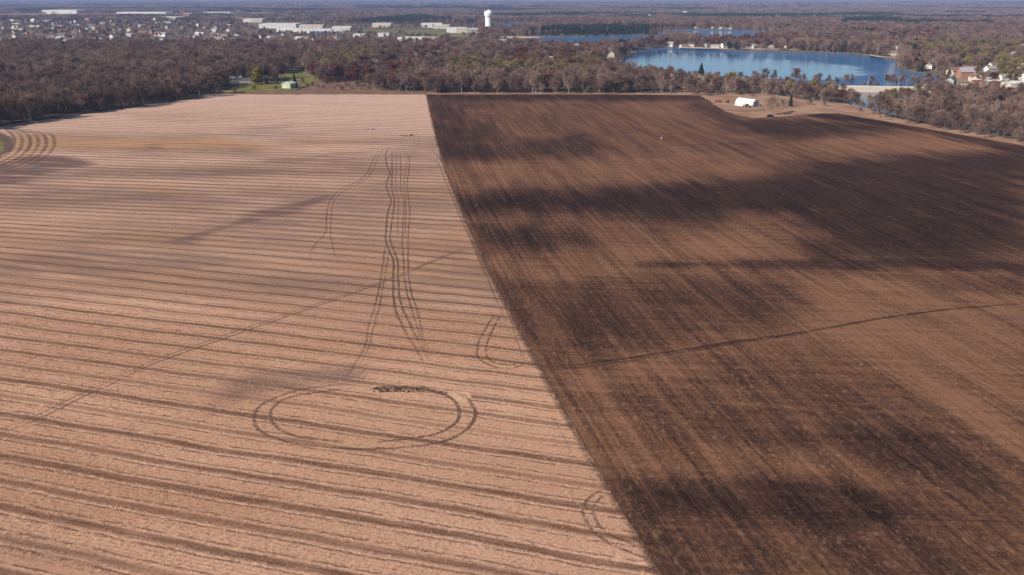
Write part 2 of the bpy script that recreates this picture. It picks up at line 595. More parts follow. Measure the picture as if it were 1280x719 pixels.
pale = q.noise(q.comb(q.math('MULTIPLY', mw, 0.9), q.math('MULTIPLY', y, 0.30), 2.0), 1.0, 4.0, 0.7)
cross = q.noise(q.comb(q.math('MULTIPLY', x, 0.035), q.math('MULTIPLY', q.math('ADD', y, q.math('MULTIPLY', x, 0.10)), 0.5), 4.0), 1.0, 4.0, 0.6)
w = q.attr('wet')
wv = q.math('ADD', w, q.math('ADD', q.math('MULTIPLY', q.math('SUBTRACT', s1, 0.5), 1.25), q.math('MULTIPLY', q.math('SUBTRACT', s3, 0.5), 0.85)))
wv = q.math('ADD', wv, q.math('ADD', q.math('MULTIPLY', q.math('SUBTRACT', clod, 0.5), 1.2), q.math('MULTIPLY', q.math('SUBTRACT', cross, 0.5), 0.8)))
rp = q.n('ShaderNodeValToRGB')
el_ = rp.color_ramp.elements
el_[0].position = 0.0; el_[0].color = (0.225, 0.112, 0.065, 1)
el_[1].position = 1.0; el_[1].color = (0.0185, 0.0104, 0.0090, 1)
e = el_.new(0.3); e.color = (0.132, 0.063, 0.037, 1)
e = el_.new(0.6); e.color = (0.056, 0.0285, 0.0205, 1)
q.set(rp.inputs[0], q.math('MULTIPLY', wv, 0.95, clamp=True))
c = rp.outputs[0]
c = q.mix(q.math('MULTIPLY', q.ss(s2, 0.50, 0.72), 0.32), c, (0.21, 0.11, 0.068))
c = q.mix(q.math('MULTIPLY', q.ss(pale, 0.56, 0.76), 0.5), c, (0.27, 0.150, 0.097))
lit_speck = q.noise(q.comb(q.math('MULTIPLY', x, 0.8), q.math('MULTIPLY', y, 0.55), 11.0), 1.0, 5.0, 0.75)  # pale specks in the soil colour stand in for sunlit clods
c = q.mix(q.math('MULTIPLY', q.ss(lit_speck, 0.52, 0.68), q.ss(w, 0.95, 0.25, 0.15, 0.75)), c, (0.29, 0.160, 0.103))
k = q.math('ADD', q.math('MULTIPLY', q.math('SUBTRACT', clod2, 0.5), 0.9), 1.0)
c = q.mix(1.0, c, q.comb(k, k, k), 'MULTIPLY')
q.bump(q.math('ADD', clod, q.math('ADD', q.math('MULTIPLY', clod2, 0.4), q.math('MULTIPLY', s2, 0.8))), 0.6, 0.2)
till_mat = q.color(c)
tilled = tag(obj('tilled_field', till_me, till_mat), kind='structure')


# ------------------------------------------------------------------ ground patches
def patch(name, pts, mat, z=0.03, jit=1.5, world_pts=None, kind='structure', parent=None):
    poly = np.array(world_pts) if world_pts is not None else GP(pts)
    out = []
    n = len(poly)
    rg = np.random.default_rng(len(name) * 7 + n)
    for i in range(n):
        a, b = poly[i], poly[(i + 1) % n]
        L = np.hypot(*(b - a))
        kk = max(1, min(40, int(L / 5)))
        for j in range(kk):
            p = a + (b - a) * j / kk
            out.append(p + rg.normal(0, jit * 0.4, 2))
    out = np.array(out)
    me = bpy.data.meshes.new(name)
    import bmesh
    bm = bmesh.new()
    vs = [bm.verts.new((p[0], p[1], z)) for p in out]
    es = [bm.edges.new((vs[i], vs[(i + 1) % len(vs)])) for i in range(len(vs))]
    bmesh.ops.triangle_fill(bm, edges=es, use_beauty=True, normal=(0, 0, 1))
    for f in bm.faces:
        if f.normal.z < 0:
            f.normal_flip()
    bm.to_mesh(me); bm.free()
    o = obj(name, me, mat, parent)
    if parent is None:
        o['kind'] = kind
    return o


def ground_patch_mat(name, c0, c1, scale=0.08, c2=None):
    q = NT(name, 0.95, 0.05)
    gp = q.n('ShaderNodeNewGeometry').outputs['Position']
    a = q.noise(gp, scale, 5.0, 0.6)
    b = q.noise(gp, 1.2, 4.0, 0.7)
    c = q.mix(q.ss(a, 0.38, 0.64), c0, c1)
    if c2:
        c = q.mix(q.ss(b, 0.52, 0.70), c, c2)
    k = q.math('ADD', q.math('MULTIPLY', q.math('SUBTRACT', b, 0.5), 0.6), 1.0)
    return q.color(q.mix(1.0, c, q.comb(k, k, k), 'MULTIPLY'))


m_lawn = ground_patch_mat('lawn_grass', (0.13, 0.125, 0.042), (0.20, 0.17, 0.062))
m_tan = ground_patch_mat('dry_grass', (0.36, 0.225, 0.15), (0.27, 0.155, 0.105), 0.05)
m_scrub = ground_patch_mat('scrub_ground', (0.235, 0.145, 0.098), (0.14, 0.085, 0.062), 0.12, (0.10, 0.065, 0.05))
m_soil2 = ground_patch_mat('dark_headland_soil', (0.15, 0.092, 0.072), (0.105, 0.065, 0.055), 0.2)
m_sport = ground_patch_mat('mown_grass', (0.12, 0.14, 0.05), (0.19, 0.17, 0.075), 0.02)
m_sand = ground_patch_mat('sand', (0.50, 0.36, 0.26), (0.40, 0.28, 0.2), 0.05)
m_redfield = ground_patch_mat('distant_stubble', (0.40, 0.26, 0.21), (0.32, 0.21, 0.175), 0.005)
m_asphalt = ground_patch_mat('road_asphalt', (0.20, 0.18, 0.17), (0.16, 0.145, 0.14), 0.1)
m_straw = ground_patch_mat('spilled_straw', (0.60, 0.385, 0.255), (0.48, 0.29, 0.185), 0.6)

patch('lawn', [(252, 117.5), (290, 112), (300, 106), (345, 103), (385, 100), (402, 98), (392, 106), (372, 112.5), (355, 114)], m_lawn, 0.03)
patch('hillside_grass', [(340, 100), (355, 94), (368, 88), (385, 92), (398, 98), (392, 103), (360, 103)], m_lawn, 0.025)
patch('scrub', [(368, 113), (400, 102), (440, 99), (470, 104), (490, 112), (470, 116.5), (400, 116)], m_scrub, 0.03)
patch('field_track', [(268, 117.6), (350, 113.6), (430, 113.4), (534, 115.2), (534, 118.2), (290, 118.2)], m_scrub, 0.035)
patch('grass_margin', [(534, 115.3), (700, 115.2), (860, 115.6), (900, 117), (900, 119.4), (760, 117.9), (534, 118.0)], m_tan, 0.034)
patch('farmyard', [(876, 119.5), (900, 116), (960, 117), (1010, 125), (1060, 130), (1085, 136), (1120, 148), (1085, 146), (1050, 141.5), (1005, 143), (975, 146.5),
                   (940, 147), (916, 143), (896, 133)], m_tan, 0.038, 2.2)
patch('grass_margin', [(1050, 138.5), (1085, 141.5), (1122, 148.5), (1200, 163), (1290, 178), (1290, 184), (1200, 168.4), (1120, 154), (1080, 147.2), (1050, 142.5)], m_tan, 0.034)
patch('headland', [(-60, 160), (0, 166), (12, 171), (17, 180), (13, 188), (0, 196), (-60, 220)], m_soil2, 0.03, 0.8)
patch('grass_verge', [(-40, 172), (2, 175), (6, 184), (1, 193), (-40, 196)], m_lawn, 0.036, 0.6)
patch('sports_field', [(452, 38.2), (500, 37.6), (560, 38.5), (560, 43), (520, 42), (452, 41.2)], m_sport, 0.05, 4)
patch('sports_field', [(515, 42.5), (590, 41.5), (592, 44.5), (560, 46.5), (525, 46)], m_sport, 0.055, 4)
patch('sand_bar', [(622, 46.8), (640, 45), (672, 46), (676, 47.6), (640, 48.4)], m_sand, 0.05, 2)
patch('distant_field', [(-60, 18), (10, 17), (150, 17), (150, 20.5), (-60, 21.5)], m_redfield, 0.3, 10)
patch('distant_field', [(180, 17), (330, 16.5), (420, 17.5), (330, 19.5), (180, 19)], m_redfield, 0.3, 10)
patch('distant_field', [(690, 12.5), (760, 12.3), (760, 13.4), (690, 13.6)], m_redfield, 0.4, 10)

# shore strip on the far bank and round the points
for pts in ([(848, 58.4), (905, 59.6), (1000, 61.2), (1000, 62.6), (905, 61.6), (848, 60.2)],
            [(1088, 68.2), (1100, 70.3), (1122, 71.5), (1122, 72.6), (1100, 71.8), (1086, 69.4)]):
    patch('lake_shore', pts, m_sand, 0.045, 2)

# ------------------------------------------------------------------ water
q = NT('lake_water', 0.04, 0.5)
q.b.inputs['IOR'].default_value = 1.33
x, y, z = q.xyz()
pos = q.comb(x, y, 0.0)
# wind ruffles the open water, a sheltered tongue on the near left side lies calm
calm_c = [G(905, 84, -1), G(840, 74, -1), G(985, 90, -1)]
calm = None
for (cx_, cy_), (rx_, ry_) in zip(calm_c, ((165, 170), (120, 190), (70, 95))):
    dx = q.math('DIVIDE', q.math('SUBTRACT', x, cx_), rx_)
    dy = q.math('DIVIDE', q.math('SUBTRACT', y, cy_), ry_)
    d2 = q.math('ADD', q.math('MULTIPLY', dx, dx), q.math('MULTIPLY', dy, dy))
    d2 = q.math('ADD', d2, q.math('MULTIPLY', q.math('SUBTRACT', q.noise(q.comb(q.math('MULTIPLY', x, 0.012), q.math('MULTIPLY', y, 0.02), 0.0), 1.0, 4.0), 0.5), 0.9))
    mk = q.ss(d2, 0.8, 1.1, 1.0, 0.0)
    calm = mk if calm is None else q.math('MAXIMUM', calm, mk)
wave = q.noise(q.comb(q.math('MULTIPLY', x, 0.35), q.math('MULTIPLY', y, 1.0), 0.0), 0.9, 4.0, 0.6)
streaks = q.noise(q.comb(q.math('MULTIPLY', x, 0.004), q.math('MULTIPLY', y, 0.03), 0.0), 1.0, 3.0)
amp = q.math('MULTIPLY', q.math('SUBTRACT', 1.0, q.math('MULTIPLY', calm, 0.96)), q.ss(streaks, 0.25, 0.7, 0.7, 1.1))
bp = q.n('ShaderNodeBump')
bp.inputs['Distance'].default_value = 0.9
q.set(bp.inputs['Strength'], amp)
q.set(bp.inputs['Height'], wave)
q.t.links.new(bp.outputs[0], q.b.inputs['Normal'])
water_mat = q.color((0.010, 0.12, 0.30))


def water(name, poly, z, grow=26):
    c = poly.mean(0)
    P2 = []
    n = len(poly)
    for i in range(n):
        a = poly[i] - poly[i - 1]; b = poly[(i + 1) % n] - poly[i]
        nrm = np.array([a[1] + b[1], -a[0] - b[0]]); nrm /= max(np.hypot(*nrm), 1e-6)
        P2.append(poly[i] + nrm * grow)
    P2 = np.array(P2)
    if abs(np.ptp(P2[:, 0])) < abs(np.ptp(poly[:, 0])):
        P2 = 2 * poly - P2
    return patch(name, None, water_mat, z, 0.0, P2)


for L, g_ in zip(LAKES, (8, 8, 8, 8)):
    water('lake', L, -1.0, g_)
# the stream behind the tilled field
sq = NT('stream_water', 0.12, 0.5)
stream_mat = sq.color((0.012, 0.035, 0.06))
V = []
for i, p in enumerate(river):
    a = river[min(i + 1, len(river) - 1)] - river[max(i - 1, 0)]
    nn = np.array([-a[1], a[0]]) / np.hypot(*a)
    V += [(*(p + nn * 11), -1.8), (*(p - nn * 11), -1.8)]
stream = tag(obj('stream', mesh_np('stream', V, [(2 * i, 2 * i + 1, 2 * i + 3, 2 * i + 2) for i in range(len(river) - 1)]), stream_mat), kind='structure')


# ------------------------------------------------------------------ tyre tracks and marks pressed into the fields
def resample(pts, step):
    pts = np.array(pts, float)
    # Catmull-Rom through the surveyed points
    out = []
    n = len(pts)
    for i in range(n - 1):
        p0, p1, p2, p3 = pts[max(i - 1, 0)], pts[i], pts[i + 1], pts[min(i + 2, n - 1)]
        L = np.hypot(*(p2 - p1))
        kk = max(1, int(L / step))
        for j in range(kk):
            u = j / kk
            out.append(0.5 * ((2 * p1) + (-p0 + p2) * u + (2 * p0 - 5 * p1 + 4 * p2 - p3) * u * u + (-p0 + 3 * p1 - 3 * p2 + p3) * u ** 3))
    out.append(pts[-1])
    return np.array(out)


def track_mat(name, dark, light, cover):
    q = NT(name, 0.95, 0.05)
    x, y, z = q.xyz()
    pos = q.comb(x, y, 0.0)
    e = q.attr('across')
    edge = q.ss(q.math('ADD', q.math('ABSOLUTE', e), q.math('MULTIPLY', q.math('SUBTRACT', q.noise(pos, 1.8, 3.0), 0.5), 0.9)), 0.45, 0.95, 1.0, 0.0)
    gaps = q.ss(q.noise(pos, 0.5, 5.0, 0.7), 0.58 - cover * 0.26, 0.74 - cover * 0.2)
    lug = q.noise(pos, 2.6, 3.0, 0.7)
    c = q.mix(q.ss(lug, 0.35, 0.7), dark, light)
    q.color(c)
    tr = q.n('ShaderNodeBsdfTransparent')
    mx = q.n('ShaderNodeMixShader')
    q.set(mx.inputs[0], q.math('MULTIPLY', q.math('MULTIPLY', edge, gaps), q.attr('press')))
    q.t.links.new(tr.outputs[0], mx.inputs[1])
    q.t.links.new(q.b.outputs[0], mx.inputs[2])
    q.t.links.new(mx.outputs[0], q.t.nodes['Material Output'].inputs['Surface'])
    return q.m


m_track = track_mat('tyre_track_soil', (0.10, 0.056, 0.042), (0.21, 0.125, 0.092), 1.0)
m_track_wet = track_mat('wet_tyre_track_soil', (0.030, 0.019, 0.017), (0.065, 0.038, 0.031), 1.1)
m_track_pale = track_mat('pale_pass_soil', (0.42, 0.25, 0.17), (0.30, 0.17, 0.115), 0.4)


def track(pts, width, mat, parent, press=1.0, z=0.028, name='tyre_track', taper=True, world_pts=None):
    W = resample(GP(pts) if world_pts is None else world_pts, 1.2)
    W = W + np.stack([fbm(W[:, 0] * 0.2, W[:, 1] * 0.2 + 5, 2), fbm(W[:, 0] * 0.2 + 40, W[:, 1] * 0.2, 2)], -1) * 0.3
    T = np.gradient(W, axis=0)
    T /= np.maximum(np.hypot(T[:, 0], T[:, 1]), 1e-6)[:, None]
    N = np.stack([-T[:, 1], T[:, 0]], -1)
    cols = (-1.0, -0.5, 0.0, 0.5, 1.0)
    hz = (0.0, 0.035, 0.004, 0.035, 0.0)
    n = len(W)
    X = np.stack([W[:, 0] + N[:, 0] * width * 0.8 * k_ for k_ in cols], -1)
    Y = np.stack([W[:, 1] + N[:, 1] * width * 0.8 * k_ for k_ in cols], -1)
    Z = np.stack([np.full(n, z + h_) for h_ in hz], -1)
    me = grid_mesh(name, X, Y, Z)
    set_attr(me, 'across', np.tile(np.array(cols), n))
    s = np.linspace(0, 1, n)
    pr = np.full(n, press) if not taper else press * np.minimum(1, np.minimum(s, 1 - s) * 8 + 0.15)
    pr = pr * np.clip(0.8 + 1.1 * fbm(W[:, 0] * 0.06, W[:, 1] * 0.06, 3), 0.25, 1.1)
    set_attr(me, 'press', np.repeat(pr, len(cols)))
    return obj(name, me, mat, parent)


TR = [
    # the big turning loop
    ([(433, 479), (407, 483), (373, 488), (343, 498), (325, 508), (318, 522), (323, 537), (343, 548), (377, 556), (417, 560), (460, 562), (500, 560), (540, 555),
      (567, 547), (587, 533), (594, 517), (589, 505), (582, 497), (565, 489)], 0.62, 1.0),
    ([(440, 485), (395, 491), (358, 498), (340, 511), (338, 523), (347, 535), (363, 543), (387, 549), (430, 552)], 0.6, 1.0),
    ([(470, 553), (514, 548), (547, 542), (568, 530), (574, 517), (569, 503), (556, 494), (530, 486)], 0.6, 1.0),
    # the half turn at the field boundary
    ([(770, 609), (751, 613), (738, 621), (730, 631), (727.5, 640), (732, 651), (742, 665), (755, 675), (773, 685), (790, 691), (812, 700)], 0.5, 1.0),
    ([(772, 614), (757, 618.6), (746, 627.5), (741.5, 637.5), (744, 648.5), (753, 662), (768.5, 672), (784, 678), (800, 684)], 0.5, 1.0),
    # the loop by the dark track
    ([(618, 392), (610, 406), (599, 425), (596, 441), (600, 450), (612, 457), (631, 461), (649.5, 458), (665, 451)], 0.42, 0.9),
    ([(626, 394), (619, 406), (611, 422), (607, 438), (611, 449), (623, 455), (641, 456), (658, 451)], 0.42, 0.9),
    ([(630, 380), (644, 419), (652, 443), (656, 450)], 0.4, 0.55),
    # the diagonal pair of wheel lines
    ([(-30, 556), (0, 543), (50, 523), (100, 498), (136, 482), (187, 457), (250, 434), (312, 412), (390, 385), (424, 373), (471, 356), (501, 345), (530, 332), (586, 309)], 0.42, 0.95),
    ([(-30, 549), (0, 537.5), (50, 517.5), (100, 493), (136, 477), (187, 453), (250, 430), (312, 408.5), (390, 382), (424, 370), (471, 353.5), (501, 342.5), (530, 330), (586, 307)], 0.36, 0.8),
    # long lines running away from the loop
    ([(530, 454), (519, 435.5), (509, 419.5), (501, 403.6), (493, 382), (491, 353), (491.5, 326.5), (486, 313), (482, 300), (483, 284), (485, 265), (489, 251), (486, 243), (483, 231), (487, 217),
      (483, 204.5), (483, 189), (490, 184), (502, 182)], 0.55, 1.0),
    ([(536, 450), (524, 428), (512, 405), (501, 380), (498, 358), (497, 329), (493, 315), (488, 300), (490, 276), (493, 251), (490, 237), (490, 215), (490, 188)], 0.5, 0.9),
    ([(533, 440), (525, 420), (515, 390), (506, 353), (504, 320), (503, 300), (504, 276), (505, 251), (501, 237), (501, 215), (500, 190)], 0.45, 0.75),
    ([(540, 446), (530, 427), (523, 395), (513, 361), (510, 330), (510, 316), (511, 284), (512, 259), (509, 231), (512, 205), (510, 196), (506, 188), (502, 182)], 0.45, 0.8),
    ([(497, 300), (497, 276), (498, 251), (495, 237), (495, 215), (495, 188)], 0.4, 0.6),
    ([(506, 300), (507, 276), (507, 251), (506, 237), (506, 219), (510, 196)], 0.4, 0.6),
    ([(482, 305), (477, 340), (471.5, 372), (461, 406), (456, 433), (442, 457), (430, 470), (400, 482)], 0.45, 0.8),
    ([(486, 316), (481, 345), (475, 380), (466, 412), (461, 433), (449, 457)], 0.42, 0.65),
    # the wandering pair left of them
    ([(474, 186), (466, 200.5), (459.5, 215), (447, 227), (430, 234), (417, 245), (411, 255), (408, 271.6), (407, 290), (395, 305), (388, 316), (389, 326), (394, 334)], 0.48, 0.75),
    ([(479, 186), (471, 201), (464, 216), (452, 228), (436, 235), (422, 246), (416, 256), (414, 272), (413, 292), (417, 312), (424, 332)], 0.44, 0.65),
    # along the boundary
    ([(532, 197), (540, 199), (549, 206.5), (556, 225), (565, 247), (575, 271.6), (585.5, 294), (597, 320), (608, 346), (620, 374), (632, 400)], 0.5, 0.85),
    ([(538, 185), (551, 200.5), (560, 221), (571, 247), (582, 272), (592, 294), (604, 318), (616, 345), (634, 384)], 0.5, 0.75),
    ([(521, 165), (524, 178), (512, 196), (511, 205)], 0.5, 0.3),
    ([(690, 520), (705, 548), (716, 572)], 0.3, 0.4),
]
for pts, w_, pr in TR:
    track(pts, w_, m_track, stubble, pr * (0.92 if pr >= 0.9 else 0.72))
# headland passes sweeping round the far left corner
for k_ in range(6):
    o_ = k_ * 9.5
    track([(4 + o_ * 0.7, 158.5 + o_ * 0.12), (14 + o_, 167), (18 + o_ * 1.05, 176 + k_ * 0.3), (14 + o_ * 1.05, 187 + k_ * 0.4), (2 + o_ * 1.0, 197 + k_ * 0.6), (-30 + o_ * 0.9, 210 + k_)],
          1.7, m_track, stubble, 0.45 if k_ % 2 else 0.6)
# dark wheel lines across the tilled soil
track([(662, 452), (683, 459.5), (773, 449.5), (854, 437.5), (924, 426.5), (1010, 414.5), (1105, 397.6), (1197, 386), (1290, 379)], 0.85, m_track_wet, tilled, 0.7, 0.02)
track([(664, 455), (684, 463), (773, 453), (854, 440.5), (924, 429), (1010, 416.5)], 0.6, m_track_wet, tilled, 0.5, 0.02)
track([(545, 196.5), (573, 193.5), (640, 191.5), (698, 190), (790, 185), (876, 181), (995, 178)], 0.7, m_track_wet, tilled, 0.9, 0.02)
track([(620, 330), (700, 322), (800, 328), (880, 330)], 0.6, m_track_wet, tilled, 0.35, 0.02)
for yy in (636, 641, 647, 655):
    track([(775, yy), (860, yy - 3), (960, yy + 2), (1080, yy), (1200, yy + 4), (1290, yy + 6)], 0.32, m_track_wet, tilled, 0.3, 0.02)
for a_, b_, w_ in (((783, 622), (862, 725), 0.55), ((588, 238), (606, 285), 0.6), ((600, 262), (612, 300), 0.4), ((648, 122), (716, 193), 0.6), ((780, 128), (840, 170), 0.5),
                   ((958, 160), (930, 182), 0.5), ((635, 345), (665, 400), 0.5)):
    track([a_, ((a_[0] + b_[0]) / 2, (a_[1] + b_[1]) / 2), b_], w_, m_track_pale, tilled, 0.55, 0.02)
# soil thrown onto the stubble along the last tillage pass, straw dragged the other way
yb = np.arange(58, FAR_Y, 6.0)
for off, wd_, mt_, pr_, par in ((-0.25, 0.5, m_track, 1.0, stubble), (-0.7, 0.55, m_track, 0.5, stubble), (0.75, 0.5, m_track_pale, 0.35, tilled)):
    track(None, wd_, mt_, par, pr_, 0.026, 'boundary_furrow', False, np.column_stack([bnd(yb) + off + 0.5 * fbm(yb * 0.13, yb * 0 + off, 3), yb]))
m_dist = ground_patch_mat('disturbed_soil', (0.30, 0.175, 0.118), (0.22, 0.125, 0.085), 0.5, (0.13, 0.075, 0.055))
for pts_, w_ in (([(464, 487), (480, 484.5), (496, 487.5)], 1.0), ([(488, 486), (505, 484), (520, 487)], 1.2), ([(512, 485), (535, 487), (556, 491)], 0.8), ([(470, 490), (500, 489.5), (530, 490)], 0.6)):
    track(pts_, w_, m_track, stubble, 1.0, 0.026, 'disturbed_soil')
m_yard = ground_patch_mat('worn_yard_soil', (0.20, 0.115, 0.08), (0.27, 0.16, 0.11), 0.12)
patch('worn_yard', [(900, 136), (925, 137), (955, 136), (958, 139), (930, 140.5), (905, 139)], m_yard, 0.046, 1.5)
patch('worn_yard', [(955, 124), (985, 124), (1000, 128), (985, 131), (960, 129)], m_yard, 0.047, 1.5)
patch('spilled_straw', [(560, 491), (566, 489), (586, 491), (590, 497), (586, 503), (570, 501), (562, 497)], m_straw, 0.032, 0.5)


# ------------------------------------------------------------------ trees
m_bark = plain('bark', (0.13, 0.10, 0.085), 0.9, 0.25, 1.2)
m_bark_pale = plain('pale_bark', (0.34, 0.28, 0.235), 0.9, 0.25, 1.2)
m_twig = foliage('bare_twigs', (0.088, 0.059, 0.052), (0.30, 0.190, 0.145))
m_twig_tan = foliage('tan_twigs', (0.21, 0.142, 0.112), (0.34, 0.24, 0.185))
m_red = foliage('russet_leaves', (0.085, 0.032, 0.027), (0.19, 0.065, 0.045))
m_orange = foliage('copper_leaves', (0.20, 0.095, 0.04), (0.30, 0.13, 0.06))
m_olive = foliage('olive_leaves', (0.13, 0.11, 0.042), (0.30, 0.225, 0.09))
m_yellow = foliage('yellow_green_leaves', (0.17, 0.15, 0.026), (0.30, 0.25, 0.045))
m_ever = foliage('evergreen_needles', (0.012, 0.030, 0.026), (0.030, 0.058, 0.040))
m_blue = foliage('blue_spruce_needles', (0.035, 0.065, 0.062), (0.065, 0.10, 0.095))


def limb_skeleton(rg, h, spread, fork=0.32, levels=3, n1=7):
    """Trunk and limbs as (points, radii); returns them with the outer branch ends."""
    segs, tips = [], []
    lean = rg.normal(0, 0.03, 2)
    top = h * 0.62
    tr = [Vector((lean[0] * z * 1.0 + rg.normal(0, 0.02) * z, lean[1] * z + rg.normal(0, 0.02) * z, z)) for z in np.linspace(0, top, 6)]
    r0 = h * 0.021
    segs.append(([tuple(p) for p in tr], [r0 * (1 - 0.72 * i / 5) * (1.35 if i == 0 else 1) for i in range(6)]))

    def grow(p, d, L, r, lev):
        pts = [p]
        q_ = Vector(p); dd = Vector(d)
        for i in range(3):
            dd = (dd + Vector((rg.normal(0, 0.16), rg.normal(0, 0.16), 0.10 + rg.normal(0, 0.08)))).normalized()
            q_ = q_ + dd * (L / 3)
            pts.append(tuple(q_))
        segs.append((pts, [r, r * 0.8, r * 0.58, r * 0.35]))
        if lev >= levels:
            tips.append((q_, dd)); tips.append((Vector(pts[2]), dd))
            return
        for k in range(3):
            u = rg.uniform(0.35, 1.0)
            b = Vector(pts[0]).lerp(q_, u)
            side = Vector((rg.normal(), rg.normal(), rg.normal() * 0.5 + 0.25)).normalized()
            grow(tuple(b), (dd * 0.75 + side * 0.75).normalized(), L * rg.uniform(0.5, 0.72), r * 0.55, lev + 1)
        tips.append((q_, dd))
    for k in range(n1):
        u = fork + (1 - fork) * (k + rg.uniform(0, 0.8)) / n1
        u = min(u, 1.0)
        b = tr[0].lerp(tr[5], u)
        b = tr[min(5, int(u * 5))].lerp(tr[min(5, int(u * 5) + 1)], u * 5 - int(u * 5)) if u < 1 else tr[5]
        a = k * 2.4 + rg.uniform(-0.4, 0.4)
        rise = 0.35 + 0.85 * u
        d = Vector((math.cos(a) * spread, math.sin(a) * spread, rise)).normalized()
        grow(tuple(b), d, h * (0.40 - 0.10 * u) * rg.uniform(0.85, 1.15), r0 * (0.55 - 0.2 * u), 1)
    grow(tuple(tr[5]), (0, 0, 1), h * 0.22, r0 * 0.3, 1)
    return segs, tips


def trunk_mesh(segs, name='trunk'):
    b = MB()
    for i, (p, r) in enumerate(segs):
        b.tube(p, r, 6 if i == 0 else 4 if len(p) > 3 and r[0] > 0.08 else 3, caps=(i == 0))
    return b.mesh(name, True)


def sliver_mesh(rg, tips, n, length, width, up=0.35, droop=0.0, name='crown'):
    """Twig sprays: slender pointed blades fanning out from the branch ends."""
    V = []; Fc = []
    for i in range(n):
        p, d = tips[rg.integers(len(tips))]
        dd = (d * 0.8 + Vector((rg.normal(0, 0.6), rg.normal(0, 0.6), rg.normal(0, 0.5) + up))).normalized()
        L = length * rg.uniform(0.55, 1.25)
        s = dd.cross(Vector((rg.normal(), rg.normal(), rg.normal()))).normalized() * (width * rg.uniform(0.6, 1.3))
        o = p + Vector((rg.normal(), rg.normal(), rg.normal())) * length * 0.28
        e = o + dd * L
        e.z -= droop * L
        k = len(V)
        V += [o - s * 0.5, o + s * 0.5, e]
        Fc.append((k, k + 1, k + 2))
    return mesh_np(name, V, Fc)


def leaf_mesh(rg, tips, n, size, clump, name='crown', hang=0.0):
    V = []; Fc = []
    for i in range(n):
        p, d = tips[rg.integers(len(tips))]
        o = p + Vector((rg.normal(), rg.normal(), rg.normal() * 0.8)) * clump
        o.z -= abs(rg.normal()) * hang
        a = Vector((rg.normal(), rg.normal(), rg.normal())).normalized()
        b = a.orthogonal().normalized()
        c_ = a.cross(b)
        s = size * rg.uniform(0.6, 1.3)
        k = len(V)
        st = 1.0 + 1.2 * (hang > 0)
        V += [o - b * s, o + c_ * s * 0.6 * st, o + b * s, o - c_ * s * 0.6 * st]
        Fc.append((k, k + 1, k + 2, k + 3))
    return mesh_np(name, V, Fc)


def conifer(rg, h, w, name='crown', n=900):
    V = []; Fc = []
    for i in range(n):
        u = rg.random() ** 0.75
        z = h * (0.06 + 0.94 * u)
        rmax = w * (1 - u) ** 0.85 * (0.82 + 0.18 * math.sin(u * 34)) + 0.12
        a = rg.uniform(0, 2 * math.pi)
        r = rmax * (0.35 + 0.65 * rg.random() ** 0.5)
        o = Vector((math.cos(a) * r * 0.35, math.sin(a) * r * 0.35, z + 0.1 * h * (1 - u) * 0.5))
        e = Vector((math.cos(a) * r, math.sin(a) * r, z - 0.05 * h * (1 - u)))
        s = Vector((-math.sin(a), math.cos(a), rg.normal(0, 0.3))) * (0.16 * w * (0.4 + (1 - u)))
        k = len(V)
        m_ = o.lerp(e, 0.6)
        V += [o, m_ + s, e, m_ - s]
        Fc.append((k, k + 1, k + 2, k + 3))
    return mesh_np(name, V, Fc)


# one mesh pair (trunk, crown) per kind of tree, every kind 10 m tall, scaled when planted
PROTO = {}


def proto(kind, i, tr, cr, bark, leaf):
    tr.materials.append(bark); cr.materials.append(leaf)
    PROTO.setdefault(kind, []).append((tr, cr))


for i, (sp, fk, n1) in enumerate(((0.75, 0.22, 8), (0.55, 0.30, 8), (0.95, 0.20, 9), (0.65, 0.15, 8), (0.85, 0.28, 9))):
    rg = np.random.default_rng(40 + i)
    segs, tips = limb_skeleton(rg, 10.0, sp, fk, 3, n1)
    proto('bare', i, trunk_mesh(segs), sliver_mesh(rg, tips, 1500, 1.25, 0.115), m_bark, m_twig)
for i, (sp, fk, n1) in enumerate(((0.7, 0.2, 8), (0.9, 0.25, 8))):
    rg = np.random.default_rng(60 + i)
    segs, tips = limb_skeleton(rg, 10.0, sp, fk, 3, n1)
    proto('tan', i, trunk_mesh(segs), sliver_mesh(rg, tips, 1250, 1.2, 0.12), m_bark_pale, m_twig_tan)
for i, (kd, leaf) in enumerate((('red', m_red), ('red', m_red), ('olive', m_olive), ('olive', m_olive), ('orange', m_orange), ('yellow', m_yellow))):
    rg = np.random.default_rng(80 + i)
    segs, tips = limb_skeleton(rg, 10.0, 0.72 + 0.1 * (i % 3), 0.14, 2, 9)
    tips = [tips[j] for j in rg.permutation(len(tips))[:30]]
    proto(kd, i, trunk_mesh(segs), leaf_mesh(rg, tips, 1500, 0.34, 0.62), m_bark, leaf)
rg = np.random.default_rng(95)
segs, tips = limb_skeleton(rg, 10.0, 0.95, 0.2, 2, 10)
proto('willow', 0, trunk_mesh(segs), leaf_mesh(rg, tips, 2600, 0.30, 0.45, hang=2.3), m_bark, m_yellow)
for i, (w_, mt) in enumerate(((2.6, m_ever), (3.4, m_ever), (2.5, m_blue))):
    rg = np.random.default_rng(110 + i)
    tm = MB().tube([(0, 0, 0), (0, 0, 5), (0, 0, 9.4)], [0.22, 0.14, 0.03], 6).mesh('trunk', True)
    proto('blue' if mt is m_blue else 'spruce', i, tm, conifer(rg, 10.0, w_), m_bark, mt)
rg = np.random.default_rng(120)
segs, tips = limb_skeleton(rg, 10.0, 0.8, 0.35, 2, 9)
proto('pine', 0, trunk_mesh(segs), leaf_mesh(rg, tips, 1700, 0.36, 0.6), m_bark, m_ever)
rg = np.random.default_rng(130)
segs, tips = limb_skeleton(rg, 10.0, 1.2, 0.03, 2, 10)
